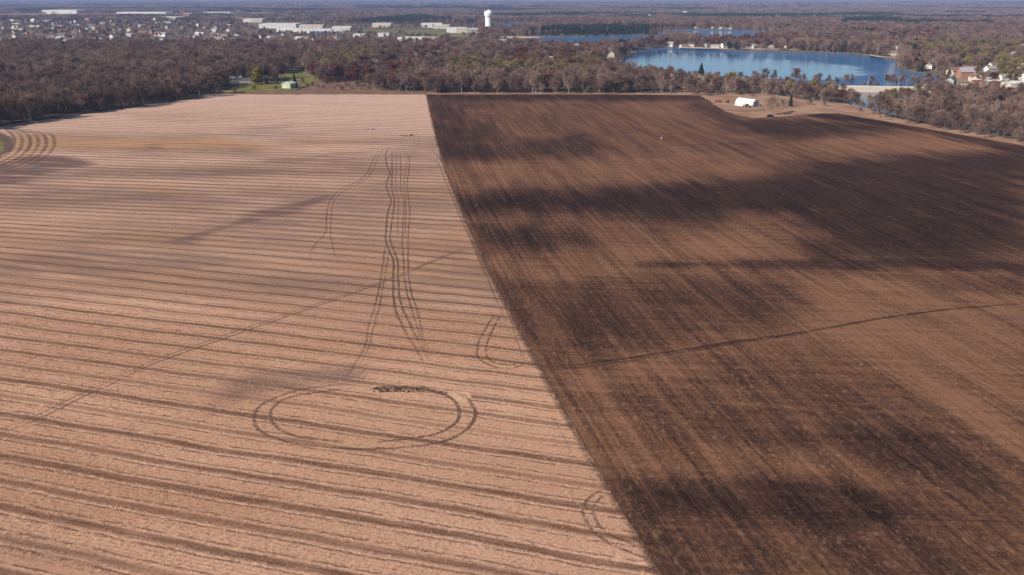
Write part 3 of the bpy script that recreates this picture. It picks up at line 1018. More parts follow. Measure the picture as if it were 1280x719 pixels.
proto('shrub', 0, trunk_mesh(segs), sliver_mesh(rg, tips, 900, 1.6, 0.22), m_bark, m_twig)

TREES_AT = []


def plant(kind, x, y, h, label, cat='tree', group=None, wide=1.0, which=None, name=None):
    rg = random.Random(int(x * 31 + y * 17))
    tr, cr = PROTO[kind][(rg.randrange(len(PROTO[kind])) if which is None else which)]
    s = h / 10.0
    nm = name or {'bare': 'bare_tree', 'tan': 'bare_tree', 'red': 'russet_tree', 'olive': 'olive_tree', 'orange': 'copper_tree', 'yellow': 'yellow_tree',
                  'willow': 'willow_tree', 'spruce': 'spruce_tree', 'blue': 'spruce_tree', 'pine': 'pine_tree', 'shrub': 'shrub'}[kind]
    o = empty(nm, (x, y, gz(x, y) - 0.05), rg.uniform(0, 6.28), (s * wide, s * wide, s))
    tag(o, label, cat, group)
    obj('trunk', tr, None, o)
    obj('crown', cr, None, o)
    TREES_AT.append((x, y, 2.2 * s * wide + 1))
    return o


def plant_px(kind, px, py, top, label, group=None, wide=1.0, which=None, cat='tree', name=None):
    """Base at a surveyed ground point, height from the row of its top."""
    x, y = G(px, py)
    t_ = y / CP
    ang_b = math.atan2(CAM_H, y)
    ang_t = ang_b - (math.atan((py - CY) / FPX) - math.atan((top - CY) / FPX))
    h = CAM_H - y * math.tan(ang_t)
    return plant(kind, x, y, h, label, cat, group, wide, which, name)


plant_px('willow', 322, 105.5, 84, 'big yellow-green weeping willow on the lawn left of the pale green shed', wide=0.95)
plant_px('blue', 346, 105, 91, 'blue-grey spruce, leftmost of the row behind the pale green shed', wide=1.0)
plant_px('spruce', 357, 105, 94.5, 'short dark spruce in the middle of the row behind the pale green shed', wide=1.1)
plant_px('spruce', 368.5, 105, 90.5, 'tallest dark spruce, right behind the pale green shed', wide=1.15)
plant_px('olive', 378, 105.5, 97, 'small dull green tree right of the spruces behind the pale green shed', wide=0.8)
plant_px('spruce', 333, 104, 93, 'dark evergreen close behind the weeping willow', wide=1.1)
plant_px('red', 394, 99, 79.5, 'round russet-red tree at the top of the grassy slope', wide=1.3)
plant_px('orange', 328, 85, 70, 'brown-orange leafed tree in the wood behind the weeping willow', wide=1.1)
plant_px('olive', 387, 76, 62.5, 'ochre-yellow tree in the wood above the grassy slope', wide=1.4)
plant_px('orange', 188, 121.5, 106, 'single amber tree among the bare wood left of the stubble field')
plant_px('red', 172, 127, 114, 'small copper-brown tree left of the amber one in the wood', wide=0.8)
plant_px('yellow', 538, 82, 67.5, 'rounded yellow-green tree beside dark red oak, left of the water tower', wide=1.15)
plant_px('yellow', 602, 77, 62, 'broad yellow-green tree right below the water tower', wide=1.3)
plant_px('red', 548, 81, 66, 'dark red tree right beside the rounded yellow-green one', wide=1.1)
plant_px('yellow', 692, 79, 66.5, 'bright yellow-green tree in the treeline behind the dark field', wide=1.2)
plant_px('spruce', 876, 95, 74.5, 'solitary dark green pine standing out against the lake', wide=1.25, which=1)
plant_px('spruce', 988, 133, 116.5, 'narrow dark green spruce right of the white hoop barn', wide=0.75)
plant_px('yellow', 913, 106, 89.5, 'yellow-crowned tree between the pale house and the lake', wide=1.15)
plant_px('red', 1199.5, 162, 145.5, 'deep red conical tree by the stream at the tilled field', wide=0.8)
plant_px('bare', 1255, 168.5, 142, 'broad low spreading bare tree at the right end of the field edge', wide=1.5, which=2)
plant_px('tan', 963, 144, 121.5, 'pale bare tree standing alone in front of the farmyard', wide=1.15)
plant_px('tan', 976, 141, 124, 'smaller pale bare tree beside the lone one in the farmyard', wide=1.0)
plant_px('bare', 1100, 147, 118, 'large round bare tree with a pale trunk in front of the bridge', wide=1.15, which=0)
plant_px('bare', 955, 104, 84.5, 'bare tree with a tufted crown against the lake, above the white house', wide=0.9)
plant_px('bare', 967, 104, 85.5, 'thin bare tree right of the tufted one against the lake', wide=0.7)
plant_px('bare', 993, 112, 86.5, 'tall bare tree right of the white lakeside house, against the water', wide=0.85)
plant_px('bare', 1139.5, 109.5, 95.5, 'small round bare tree at the right end of the bridge', wide=0.9)
plant_px('bare', 1017, 113, 98, 'small dark bare tree left of the bridge, against the water', wide=0.7)
plant_px('olive', 1146, 118, 104, 'olive leafed tree at the right bank of the bridge', wide=1.2)
plant_px('olive', 1265, 106, 85, 'large green-yellow tree beside the utility pole at the right', wide=1.35)
plant_px('red', 1188, 79, 68, 'dark red tree in the suburb right of the lake', wide=1.3)
plant_px('red', 1151, 80, 70, 'russet tree by a white house near the right lake shore', wide=1.2)
plant_px('tan', 577, 117, 87, 'pale tall bare tree in the far treeline just right of the field boundary', wide=0.85)
RG = np.random.default_rng(11)
for (px, py, tp, kd) in ((437, 108, 92, 'red'), (444, 104, 90, 'red'), (470, 110, 92, 'red'), (477, 106, 88, 'red'), (493, 113, 90, 'red'), (487, 98, 80, 'red'), (500, 95, 77, 'red'),
                         (512, 111, 94, 'red'), (455, 95, 82, 'red'), (402, 103, 92, 'red'), (412, 108, 96, 'red'), (640, 86, 68, 'red'), (650, 85, 66, 'red'), (660, 85, 67, 'red'),
                         (632, 92, 79, 'red'), (715, 84, 68, 'red'), (705, 87, 72, 'red')):
    left = px < 560
    plant_px(kd, px, py, tp, 'dark russet oak among the bare trees at the far end of the stubble field' if left else 'dark red-brown oak in the woods right of the water tower',
             'russet oaks behind the stubble field' if left else 'russet oaks right of the water tower', 1.15)
for (px, py, tp) in ((424, 96, 80), (447, 84, 70), (462, 108, 92), (451, 90, 76), (575, 92, 78), (594, 98, 84), (612, 97, 82), (735, 93, 78), (724, 84, 71)):
    plant_px('olive', px, py, tp, 'olive-brown half-bare tree in the woods beyond the fields', 'olive trees beyond the fields', 1.1)

# ------------------------------------------------------------------ buildings
m_white = plain('white_siding', (0.72, 0.70, 0.66), 0.6, 0.12, 0.3)
m_cream = plain('cream_siding', (0.60, 0.53, 0.43), 0.7, 0.12, 0.3)
m_grey = plain('grey_siding', (0.34, 0.34, 0.36), 0.7, 0.12, 0.3)
m_brick = plain('brick_wall', (0.34, 0.17, 0.12), 0.9, 0.15, 0.5)
m_green_wall = plain('pale_green_siding', (0.42, 0.50, 0.34), 0.7, 0.08, 0.3)
m_green_roof = plain('pale_green_roof', (0.56, 0.63, 0.48), 0.6, 0.08, 0.3)
m_roof_d = plain('dark_shingles', (0.09, 0.085, 0.085), 0.9, 0.25, 0.4)
m_roof_b = plain('brown_shingles', (0.20, 0.15, 0.125), 0.9, 0.2, 0.4)
m_roof_r = plain('red_brown_roof', (0.22, 0.115, 0.085), 0.85, 0.15, 0.4)
m_roof_g = plain('grey_shingles', (0.30, 0.28, 0.28), 0.9, 0.2, 0.4)
m_roof_w = plain('pale_flat_roof', (0.62, 0.60, 0.57), 0.8, 0.1, 0.1)
m_glass = plain('window_glass', (0.03, 0.04, 0.05), 0.08, 0.1, 1.0, spec=0.6)
m_dark = plain('dark_opening', (0.03, 0.028, 0.027), 0.9)
m_bluep = plain('blue_panel', (0.03, 0.16, 0.42), 0.6, 0.1, 0.2)
m_teal = plain('teal_panel', (0.04, 0.22, 0.20), 0.6)
m_conc = plain('concrete', (0.56, 0.50, 0.43), 0.9, 0.15, 0.15)
m_pole = plain('weathered_pole', (0.42, 0.36, 0.30), 0.85, 0.1)
m_steel = plain('galvanised_steel', (0.55, 0.55, 0.55), 0.5, 0.08)
m_tower = plain('water_tower_paint', (0.80, 0.80, 0.80), 0.55, 0.05, 0.2)


def gable(L, Wd, hw, hr, over=0.45):
    """Walls with gable ends, and a roof with eaves; ridge along x."""
    a, b = L / 2, Wd / 2
    w = MB().add([(-a, -b, 0), (a, -b, 0), (a, b, 0), (-a, b, 0), (-a, -b, hw), (a, -b, hw), (a, b, hw), (-a, b, hw), (-a, 0, hw + hr - 0.05), (a, 0, hw + hr - 0.05)],
                 [(0, 1, 5, 4), (2, 3, 7, 6), (1, 2, 6, 9, 5), (3, 0, 4, 8, 7)]).mesh('wall')
    e = hr / b
    A, B_ = a + over, b + over
    z0 = hw - over * e
    V = []
    for t_ in (0.02, 0.24):
        V += [(-A, -B_, z0 + t_), (A, -B_, z0 + t_), (A, 0, hw + hr + t_), (-A, 0, hw + hr + t_), (-A, B_, z0 + t_), (A, B_, z0 + t_)]
    Fc = [(6, 7, 8, 9), (9, 8, 11, 10), (1, 0, 3, 2), (2, 3, 4, 5), (0, 1, 7, 6), (5, 4, 10, 11), (0, 6, 9, 3), (3, 9, 10, 4), (1, 2, 8, 7), (2, 5, 11, 8)]
    r = MB().add(V, Fc).mesh('roof')
    return w, r


HOUSES = []
for (L, Wd, hw, hr) in ((13, 8.5, 5.2, 2.8), (16, 9, 3.2, 2.6), (11, 8, 5.6, 3.2), (18, 10, 3.4, 2.8)):
    HOUSES.append((L, Wd, hw, hr) + gable(L, Wd, hw, hr))
WIN = MB().box(-0.6, 0.6, -0.06, 0.03, 0, 1.3).mesh('window')
WIN.materials.append(m_glass)
DOORM = MB().box(-0.5, 0.5, -0.07, 0.03, 0, 2.1).mesh('door')
DOORM.materials.append(m_roof_r)
GAR = MB().box(-2.4, 2.4, -0.07, 0.03, 0, 2.2).mesh('garage_door')
GAR.materials.append(m_white)
CHIM = MB().box(-0.45, 0.45, -0.45, 0.45, 0, 1.9).mesh('chimney')
CHIM.materials.append(m_brick)
_hm = {}


def house(x, y, rz, k, wall, roof, label, group=None, detail=False, s=1.0):
    L, Wd, hw, hr, wm, rm = HOUSES[k]
    key = (k, wall.name, roof.name)
    if key not in _hm:
        w2, r2 = wm.copy(), rm.copy()
        w2.materials.append(wall); r2.materials.append(roof)
        _hm[key] = (w2, r2)
    w2, r2 = _hm[key]
    o = empty('house', (x, y, gz(x, y) - 0.03), rz, s)
    tag(o, label, 'house', group)
    obj('wall', w2, None, o)
    rf = obj('roof', r2, None, o)
    TREES_AT.append((x, y, 7.0 * s))
    dd_ = math.hypot(x, y)
    for k_ in ((14, 26, 38, 50) if dd_ > 1100 and x < -150 else (12, 23, 34, 45, 56, 67, 78) if dd_ > 850 else (12, 22, 32)):
        TREES_AT.append((x - x / dd_ * k_, y - y / dd_ * k_, 8.5))
    if detail:
        for sgn in (-1, 1):
            for i in range(4):
                xx = -L / 2 + L * (i + 0.5) / 4
                for z in ([0.9] if hw < 4 else [0.9, 3.4]):
                    if i == 1 and z < 1:
                        d_ = obj('door', DOORM, None, o, (xx, sgn * Wd / 2, 0.1), 0 if sgn < 0 else math.pi)
                    else:
                        obj('window', WIN, None, o, (xx, sgn * Wd / 2, z), 0 if sgn < 0 else math.pi)
            obj('window', WIN, None, o, (sgn * L / 2, 0.8, 1.0), math.pi / 2 * sgn)
        obj('chimney', CHIM, None, rf, (L * 0.22, Wd * 0.12, hw + hr - 0.7))
    return o


def house_px(px, py, rz, k, wall, roof, label, s=1.0, detail=True):
    x, y = G(px, py)
    return house(x, y, rz, k, wall, roof, label, None, detail, s)


# the shed by the lawn
x, y = G(361.5, 110)
sh = tag(empty('garden_shed', (x, y, 0.03), R(72)), 'pale green gabled shed with a lighter roof at the lawn edge', 'shed')
w_, r_ = gable(9.5, 8.6, 4.0, 1.6, 0.3)
w_.materials.append(m_green_wall); r_.materials.append(m_green_roof)
obj('wall', w_, None, sh); obj('roof', r_, None, sh)
d_ = MB().box(-1.5, 1.5, -0.08, 0.02, 0, 2.8).mesh('door'); d_.materials.append(m_green_roof)
obj('door', d_, None, sh, (-4.75, 0.9, 0.05), -math.pi / 2)
TREES_AT.append((x, y, 9))


def boxy_vehicle(name, x, y, rz, body_mat, label, L=4.5, Wd=1.8, hb=0.75, cab=(0.28, 0.85), hc=0.65, cat='car', wheel_r=0.33, cab_mat=None):
    o = tag(empty(name, (x, y, gz(x, y) + 0.03), rz), label, cat)
    a, b = L / 2, Wd / 2
    g0 = wheel_r * 0.7
    prof = [(-a, g0), (-a, g0 + hb * 0.75), (-a + 0.15, g0 + hb), (a - 0.4, g0 + hb * 0.95), (a, g0 + hb * 0.65), (a, g0)]
    V = [(px_, -b, pz) for px_, pz in prof] + [(px_, b, pz) for px_, pz in prof]
    n = len(prof)
    me = MB().add(V, [tuple(range(n))[::-1], tuple(range(n, 2 * n))] + [(i, (i + 1) % n, n + (i + 1) % n, n + i) for i in range(n)]).mesh('body')
    me.materials.append(body_mat)
    obj('body', me, None, o)
    x0, x1 = -a + L * cab[0] * 0.5, -a + L * cab[1]
    V = [(x0, -b * .95, g0 + hb - .02), (x1, -b * .95, g0 + hb - .02), (x1, b * .95, g0 + hb - .02), (x0, b * .95, g0 + hb - .02),
         (x0 + .35, -b * .8, g0 + hb + hc), (x1 - .6, -b * .8, g0 + hb + hc), (x1 - .6, b * .8, g0 + hb + hc), (x0 + .35, b * .8, g0 + hb + hc)]
    me = MB().add(V, [(4, 5, 6, 7), (0, 1, 5, 4), (1, 2, 6, 5), (2, 3, 7, 6), (3, 0, 4, 7)]).mesh('cabin')
    me.materials.append(cab_mat or m_glass)
    cb = obj('cabin', me, None, o)
    me = MB().box(x0 + .33, x1 - .58, -b * .8, b * .8, g0 + hb + hc, g0 + hb + hc + .06).mesh('roof')
    me.materials.append(body_mat)
    obj('roof', me, None, cb)
    for sx in (-0.3, 0.3):
        for sy in (-1, 1):
            me = MB().tube([(0, -0.12, 0), (0, 0.12, 0)], wheel_r, 12).mesh('wheel')
            me.materials.append(m_dark)
            obj('wheel', me, None, o, (sx * L, sy * (b - .08), wheel_r))
    return o


m_carw = plain('white_paint', (0.75, 0.75, 0.75), 0.3, 0.03)
m_card = plain('dark_blue_paint', (0.02, 0.024, 0.04), 0.3, 0.03)
m_redp = plain('red_machine_paint', (0.45, 0.04, 0.035), 0.5, 0.1)
m_rust = plain('dark_red_machine_paint', (0.17, 0.045, 0.035), 0.8, 0.2)
m_grn = plain('green_machine_paint', (0.04, 0.20, 0.05), 0.45, 0.08)
m_yel = plain('yellow_rims', (0.65, 0.45, 0.04), 0.5, 0.05)
x, y = G(370.5, 109)
boxy_vehicle('parked_van', x, y, R(80), m_card, 'dark van parked against the right side of the pale green shed', 5.2, 2.1, 1.2, (0.1, 0.95), 1.1, 'van', 0.4, m_card)
x, y = G(374.5, 109.3)
boxy_vehicle('parked_van', x, y, R(85), m_carw, 'white van parked second to the right of the pale green shed', 5.0, 2.0, 1.1, (0.1, 0.9), 0.9, 'van', 0.4)
x, y = G(962.5, 146.3)
boxy_vehicle('parked_car', x, y, R(4), m_card, 'dark car parked under the lone pale bare tree in front of the farmyard')
x, y = G(949, 132.8)
boxy_vehicle('parked_car', x, y, R(70), m_carw, 'white car parked off the right end of the white hoop barn', 4.6, 1.9, 0.85, (0.2, 0.85), 0.75)

# the white hoop barn: fabric skin over steel arches
x, y = G(934, 132.5)
hb = tag(empty('hoop_barn', (x, y, 0.04), R(122)), 'white fabric hoop barn with a curved roof in the tan farmyard', 'barn')
TREES_AT.append((x, y, 12))
LB, WB, HB = 16.5, 8.2, 5.3
arch = [(WB / 2 * math.cos(math.pi * i / 16) * (1.0 if 0 < i < 16 else 1.0), HB * math.sin(math.pi * i / 16) ** 0.9) for i in range(17)]
V = []; Fc = []
for s_ in range(9):
    xx = -LB / 2 + LB * s_ / 8
    sag = 1.0 if s_ % 2 == 0 else 0.985
    V += [(xx, a_ * sag, b_ * sag) for a_, b_ in arch]
for s_ in range(8):
    for i in range(16):
        Fc.append((s_ * 17 + i, (s_ + 1) * 17 + i, (s_ + 1) * 17 + i + 1, s_ * 17 + i + 1))
m_fab = plain('white_fabric', (0.86, 0.85, 0.82), 0.5, 0.05, 0.3)
me = mesh_np('roof_cover', V, Fc); me.polygons.foreach_set('use_smooth', np.ones(len(Fc), bool)); me.materials.append(m_fab)
obj('roof_cover', me, None, hb)
for sx in (-1, 1):
    me = mesh_np('end_wall', [(sx * (LB / 2 - 0.1), a_ * 0.99, b_ * 0.99) for a_, b_ in arch], [tuple(range(17))]); me.materials.append(m_fab)
    ew = obj('end_wall', me, None, hb)
    me = MB().box(-0.05, 0.05, -2.0, 2.0, 0.0, 4.2).mesh('door'); me.materials.append(m_grey)
    obj('door', me, None, ew, (sx * (LB / 2 - 0.02), 0, 0))
for s_ in range(0, 9, 2):
    xx = -LB / 2 + LB * s_ / 8
    me = MB().tube([(xx, a_ * 1.005, b_ * 1.005) for a_, b_ in arch], 0.06, 4).mesh('arch_rib'); me.materials.append(m_steel)
    obj('arch_rib', me, None, hb)


def tractor(px, py, rz, label):
    x, y = G(px, py)
    o = tag(empty('tractor', (x, y, 0.045), rz), label, 'tractor')
    me = MB().box(-0.6, 2.2, -0.42, 0.42, 0.75, 1.65).box(1.9, 2.25, -0.35, 0.35, 0.7, 1.5).mesh('hood'); me.materials.append(m_grn)
    obj('hood', me, None, o)
    me = MB().box(-1.6, -0.1, -0.75, 0.75, 1.2, 2.7).mesh('cab'); me.materials.append(m_glass)
    cb = obj('cab', me, None, o)
    me = MB().box(-1.7, 0.0, -0.85, 0.85, 2.7, 2.85).mesh('roof'); me.materials.append(m_grn)
    obj('roof', me, None, cb)
    me = MB().tube([(1.2, 0.2, 1.6), (1.2, 0.2, 2.6)], 0.06, 6).mesh('exhaust'); me.materials.append(m_dark)
    obj('exhaust', me, None, o)
    for (xx, yy, r_w, wd) in ((-1.1, 1.0, 0.9, 0.5), (-1.1, -1.0, 0.9, 0.5), (1.6, 0.85, 0.6, 0.35), (1.6, -0.85, 0.6, 0.35)):
        me = MB().tube([(0, -wd / 2, 0), (0, wd / 2, 0)], r_w, 16).mesh('wheel'); me.materials.append(m_dark)
        wh = obj('wheel', me, None, o, (xx, yy, r_w))
        me = MB().tube([(0, -wd / 2 - .03, 0), (0, wd / 2 + .03, 0)], r_w * 0.55, 12).mesh('rim'); me.materials.append(m_yel)
        obj('rim', me, None, wh)
    return o


tractor(935, 134.6, R(10), 'green tractor with yellow wheels in front of the white hoop barn')


def implement(px, py, rz, mat, label, L=5.0, name='farm_implement'):
    x, y = G(px, py)
    o = tag(empty(name, (x, y, 0.045), rz), label, 'farm machine')
    me = MB().box(-L / 2, L / 2, -0.12, 0.12, 0.9, 1.15).box(-L / 2, L / 2, 0.9, 1.1, 0.9, 1.1).box(-0.1, 0.1, -0.1, 2.8, 0.85, 1.05).box(-L * .4, L * .4, -0.3, 0.9, 1.15, 1.9).mesh('frame')
    me.materials.append(mat)
    obj('frame', me, None, o)
    for i in range(7):
        xx = -L / 2 + L * (i + 0.5) / 7
        me = MB().tube([(xx, 0, 1.0), (xx + 0.05, -0.35, 0.5), (xx + 0.05, -0.1, 0.02)], 0.05, 4).mesh('tine'); me.materials.append(m_dark)
        obj('tine', me, None, o)
    for sx in (-1, 1):
        me = MB().tube([(-0.14, 0, 0), (0.14, 0, 0)], 0.5, 12).mesh('wheel'); me.materials.append(m_dark)
        obj('wheel', me, None, o, (sx * L * 0.33, 1.0, 0.5))
    return o


implement(930.5, 134.2, R(5), m_redp, 'small red farm machine left of the green tractor', 2.6)
implement(898, 128.6, R(8), m_redp, 'long low red farm machine left of the white hoop barn', 5.6)
implement(910, 128.6, R(40), m_rust, 'dark red farm machine between the long red one and the hoop barn', 3.2)

# houses near the lake and round it, each seen singly
house_px(962, 103.5, R(6), 1, m_white, m_roof_b, 'white lakeside house with brown roof above the farmyard trees', 0.95)
house_px(851, 99, R(40), 2, m_white, m_roof_r, 'white two-storey house with dark red roof near the lake', 0.9)
house_px(843, 102.5, R(-50), 2, m_cream, m_roof_r, 'cream house with red-brown roof in front of the white two-storey one', 0.8)
house_px(868, 101, R(10), 0, m_white, m_roof_b, 'white house with brown roof left below the solitary pine', 0.75)
house_px(877, 101.5, R(-10), 1, m_cream, m_roof_b, 'cream house with pale brown roof right below the solitary pine', 0.8)
house_px(902, 109, R(5), 1, m_cream, m_roof_g, 'long cream building behind bare trees left of the hoop barn', 0.85)
house_px(849, 112, R(0), 1, m_brick, m_roof_r, 'low terracotta-red shed at the end of the treeline', 0.55)
house_px(818, 105, R(8), 1, m_grey, m_roof_g, 'grey low house among the bare trees left of the cream one', 0.8)
house_px(803, 106, R(0), 0, m_cream, m_roof_g, 'pale house deep in the treeline, leftmost of the lakeside row', 0.7)
house_px(651, 93, R(60), 2, m_white, m_roof_g, 'white gabled house in the trees right of the water tower', 0.8)
house_px(623, 95, R(5), 1, m_cream, m_roof_d, 'pale low house in the trees right below the water tower', 0.7)
house_px(645, 98, R(20), 0, m_white, m_roof_g, 'small white house below the gabled one in the treeline', 0.55)
house_px(465, 84, R(30), 0, m_white, m_roof_g, 'white house with grey roof left of the russet oaks', 1.0)
house_px(474, 87, R(-20), 1, m_white, m_roof_w, 'white low house right in front of the grey-roofed white one', 0.8)
house_px(492, 80.5, R(5), 1, m_white, m_roof_w, 'white low house behind the russet oaks', 0.8)
house_px(483, 84, R(80), 2, m_white, m_roof_d, 'narrow white house between the two low white ones', 0.65)
house_px(300, 62, R(60), 2, m_white, m_roof_g, 'large white gabled house at the near edge of the left town', 1.2)
house_px(291, 68, R(80), 2, m_white, m_roof_d, 'tall narrow white house just left of the gabled one', 1.0)
house_px(315, 70, R(70), 2, m_cream, m_roof_b, 'tall cream house right of the large white gabled house', 1.1)
house_px(295, 103, R(20), 0, m_grey, m_roof_g, 'grey house half hidden behind bare trees left of the willow', 0.8)
house_px(309, 103, R(0), 1, m_grey, m_roof_d, 'dark roofed low house just left of the willow', 0.7)
for i, (px, py, k, w_, r_, tx) in enumerate((
        (838, 58.5, 2, m_white, m_roof_g, 'white house on the far lake shore, leftmost of the row'),
        (855, 58.8, 1, m_white, m_roof_b, 'white cottage second from left on the far lake shore'),
        (864, 58.5, 0, m_cream, m_roof_d, 'cream house third from left on the far lake shore'),
        (885, 59, 0, m_white, m_roof_g, 'white house in the middle of the far lake shore'),
        (894, 59.6, 1, m_cream, m_roof_g, 'cream bungalow right of the middle white house on the far shore'),
        (905, 59.8, 2, m_white, m_roof_d, 'tall white house on the far shore beside dark red trees'),
        (938, 60.6, 0, m_white, m_roof_g, 'white house under the dark red trees on the far shore'),
        (946, 60.4, 2, m_white, m_roof_b, 'narrow white house right of the one under the red trees'),
        (962, 60.5, 1, m_grey, m_roof_g, 'grey house on the far shore, right half'),
        (985, 61, 1, m_cream, m_roof_b, 'low cream house at the right end of the far shore row'),
        (1115, 70, 0, m_cream, m_roof_b, 'cream house on the sandy point at the right of the lake'),
        (1121, 63.5, 2, m_white, m_roof_g, 'small white house above the sandy point'),
        (1148, 80, 2, m_white, m_roof_g, 'white house beside the russet tree near the right shore'),
        (1163, 86, 0, m_white, m_roof_b, 'white house at the right shore of the lake'),
        (1191, 77, 0, m_cream, m_roof_r, 'cream house right beside the dark red suburb tree'),
        (1253, 73, 0, m_white, m_roof_b, 'white house among olive trees at the upper right'),
        (1265, 72, 2, m_white, m_roof_g, 'narrow white house right of the one among the olive trees'),
        (1188, 106, 0, m_grey, m_roof_d, 'blue-grey house with white gable right of the lake end'),
        (1198, 106, 1, m_cream, m_roof_b, 'cream bungalow right of the blue-grey house'),
        (1219, 104, 0, m_cream, m_roof_d, 'dark roofed house left of the red roofed shop'),
        (1255, 102, 0, m_white, m_roof_g, 'white house left of the utility pole'),
        (1278, 100, 0, m_white, m_roof_d, 'white house at the right edge behind the utility pole'))):
    house_px(px, py, R((i * 47) % 90 - 30), k, w_, r_, tx, 0.85, True)


def flat_building(px, py, L, Wd, h, wall, label, rz=0.0, roof=None, parts=(), cat='building', name='building'):
    x, y = G(px, py)
    o = tag(empty(name, (x, y, 0), rz), label, cat)
    a, b = L / 2, Wd / 2
    me = MB().add([(-a, -b, 0), (a, -b, 0), (a, b, 0), (-a, b, 0), (-a, -b, h), (a, -b, h), (a, b, h), (-a, b, h)], [(0, 1, 5, 4), (1, 2, 6, 5), (2, 3, 7, 6), (3, 0, 4, 7)]).mesh('wall')
    me.materials.append(wall)
    obj('wall', me, None, o)
    me = MB().box(-a, a, -b, b, h - 0.3, h).box(-a - .15, a + .15, -b - .15, -b + .15, h, h + .7).box(-a - .15, a + .15, b - .15, b + .15, h, h + .7).mesh('roof')
    me.materials.append(roof or m_roof_w)
    rf = obj('roof', me, None, o)
    for i in range(max(1, int(L / 18))):
        me = MB().box(-1.5, 1.5, -1.2, 1.2, 0, 1.4).mesh('roof_unit'); me.materials.append(m_steel)
        obj('roof_unit', me, None, rf, (-a + L * (i + 0.6) / max(1, int(L / 18)) * 0.9, (i % 3 - 1) * b * 0.4, h))
    n = max(2, int(L / 9))
    for i in range(n):
        xx = -a + L * (i + 0.5) / n
        if i % 4 == 1:
            me = MB().box(-1.8, 1.8, -0.1, 0.03, 0, min(3.6, h * 0.7)).mesh('loading_door'); me.materials.append(m_grey)
            obj('loading_door', me, None, o, (xx, -b, 0))
        else:
            me = MB().box(-1.6, 1.6, -0.06, 0.03, 0, 1.1).mesh('window'); me.materials.append(m_glass)
            obj('window', me, None, o, (xx, -b, h * 0.5))
    for (nm, mat, x0, x1, z0, z1) in parts:
        me = MB().box(x0 * L - a, x1 * L - a, -b - 0.5, -b + 0.02, z0, z1).mesh(nm); me.materials.append(mat)
        obj(nm, me, None, o)
    for i in range(int(L / 14) + 1):
        TREES_AT.append((x - a + i * 14, y, Wd / 2 + 5))
        for k_ in (20, 40, 60, 80, 100) if y > 1000 else (10, 18):
            TREES_AT.append(((x - a + i * 14) * (1 - k_ / y), y - b - k_, 13))
    return o


flat_building(350.5, 35, 95, 60, 11, m_white, 'large white factory hall in the town behind the left wood', R(2))
flat_building(318, 28, 60, 45, 11, m_cream, 'pale hall with cream wall behind and left of the white factory', R(4), parts=(('bright_wall_panel', m_white, 0.02, 0.45, 1, 10.5),))
flat_building(362, 39.5, 55, 22, 7, m_white, 'low white building with teal stripe in front of the white factory', R(-2), parts=(('teal_stripe', m_teal, 0.45, 0.7, 0.4, 3.0),))
flat_building(396, 41, 72, 24, 8, m_white, 'white store with a bright blue band right of the factory', R(0), parts=(('blue_band', m_bluep, 0.35, 0.95, 0.3, 3.6),))
flat_building(390, 36, 60, 24, 9, m_cream, 'cream store behind the one with the blue band', R(0))
flat_building(421, 41, 30, 18, 7, m_white, 'small white store right of the blue banded one', R(5), parts=(('blue_band', m_bluep, 0.1, 0.6, 0.3, 3.0),))
flat_building(80, 17, 170, 80, 17, m_white, 'long white hall far behind the left town, left one of two', R(0))
flat_building(182, 20, 210, 80, 16, m_white, 'long white hall far behind the left town, right one of two', R(0))
flat_building(274, 20, 110, 60, 16, m_cream, 'long cream block far behind the left town', R(3))
flat_building(288, 21, 60, 50, 13, m_white, 'white block right next to the long cream one', R(3))
flat_building(217, 25.5, 60, 40, 12, m_cream, 'cream block above the middle of the left town', R(0))
flat_building(235, 24.5, 22, 20, 20, m_brick, 'tall reddish block in the left town', R(0))
flat_building(428, 38, 45, 25, 9, m_white, 'white building left end of the sports field', R(2))
flat_building(478, 34, 50, 30, 10, m_cream, 'cream building behind the sports field', R(0))
flat_building(540, 34.5, 55, 26, 11, m_white, 'white building behind the right end of the sports field', R(3))
flat_building(552, 36, 40, 22, 9, m_cream, 'cream wing right of the white building behind the sports field', R(0))
flat_building(571, 41, 46, 30, 11, m_cream, 'cream and white hall left of the water tower', R(4), parts=(('white_front', m_white, 0.0, 0.5, 0.2, 10.5),))
flat_building(588, 41, 36, 26, 9, m_grey, 'grey hall just left of the water tower foot', R(0))
flat_building(515, 52.5, 46, 24, 8, m_white, 'long pale school building below the sports field, left wing', R(-8))
flat_building(532, 52, 44, 22, 7, m_cream, 'long pale school building below the sports field, right wing', R(10))
flat_building(449, 46.5, 22, 14, 6, m_white, 'small white building left of the school', R(0))
flat_building(480, 45.5, 22, 14, 6, m_white, 'small white building between the school and the sports field', R(0))
flat_building(1233, 112, 20, 14, 7, m_brick, 'red brick shop with white corner tower at the right', R(12), m_roof_r, parts=(('white_corner_tower', m_white, 0.0, 0.2, 0.1, 9.5), ('brick_bay', m_roof_r, 0.55, 0.95, 3.2, 6.6)))
flat_building(1264, 116.5, 13, 12, 8, m_cream, 'pale rendered blank block right of the red brick shop', R(6), m_roof_w)
flat_building(1277, 113.5, 15, 14, 7, m_white, 'white and red shop at the right picture edge', R(0), m_roof_w, parts=(('red_panel', m_roof_r, 0.1, 0.35, 0.4, 4.5),))
flat_building(1232, 107, 14, 9, 6, m_cream, 'cream shop with an orange-red roof behind the brick one', R(5), m_roof_r)
flat_building(1160, 121.5, 14, 10, 3.5, m_cream, 'low tan hut on the stream bank right of the bridge', R(10), m_roof_b)

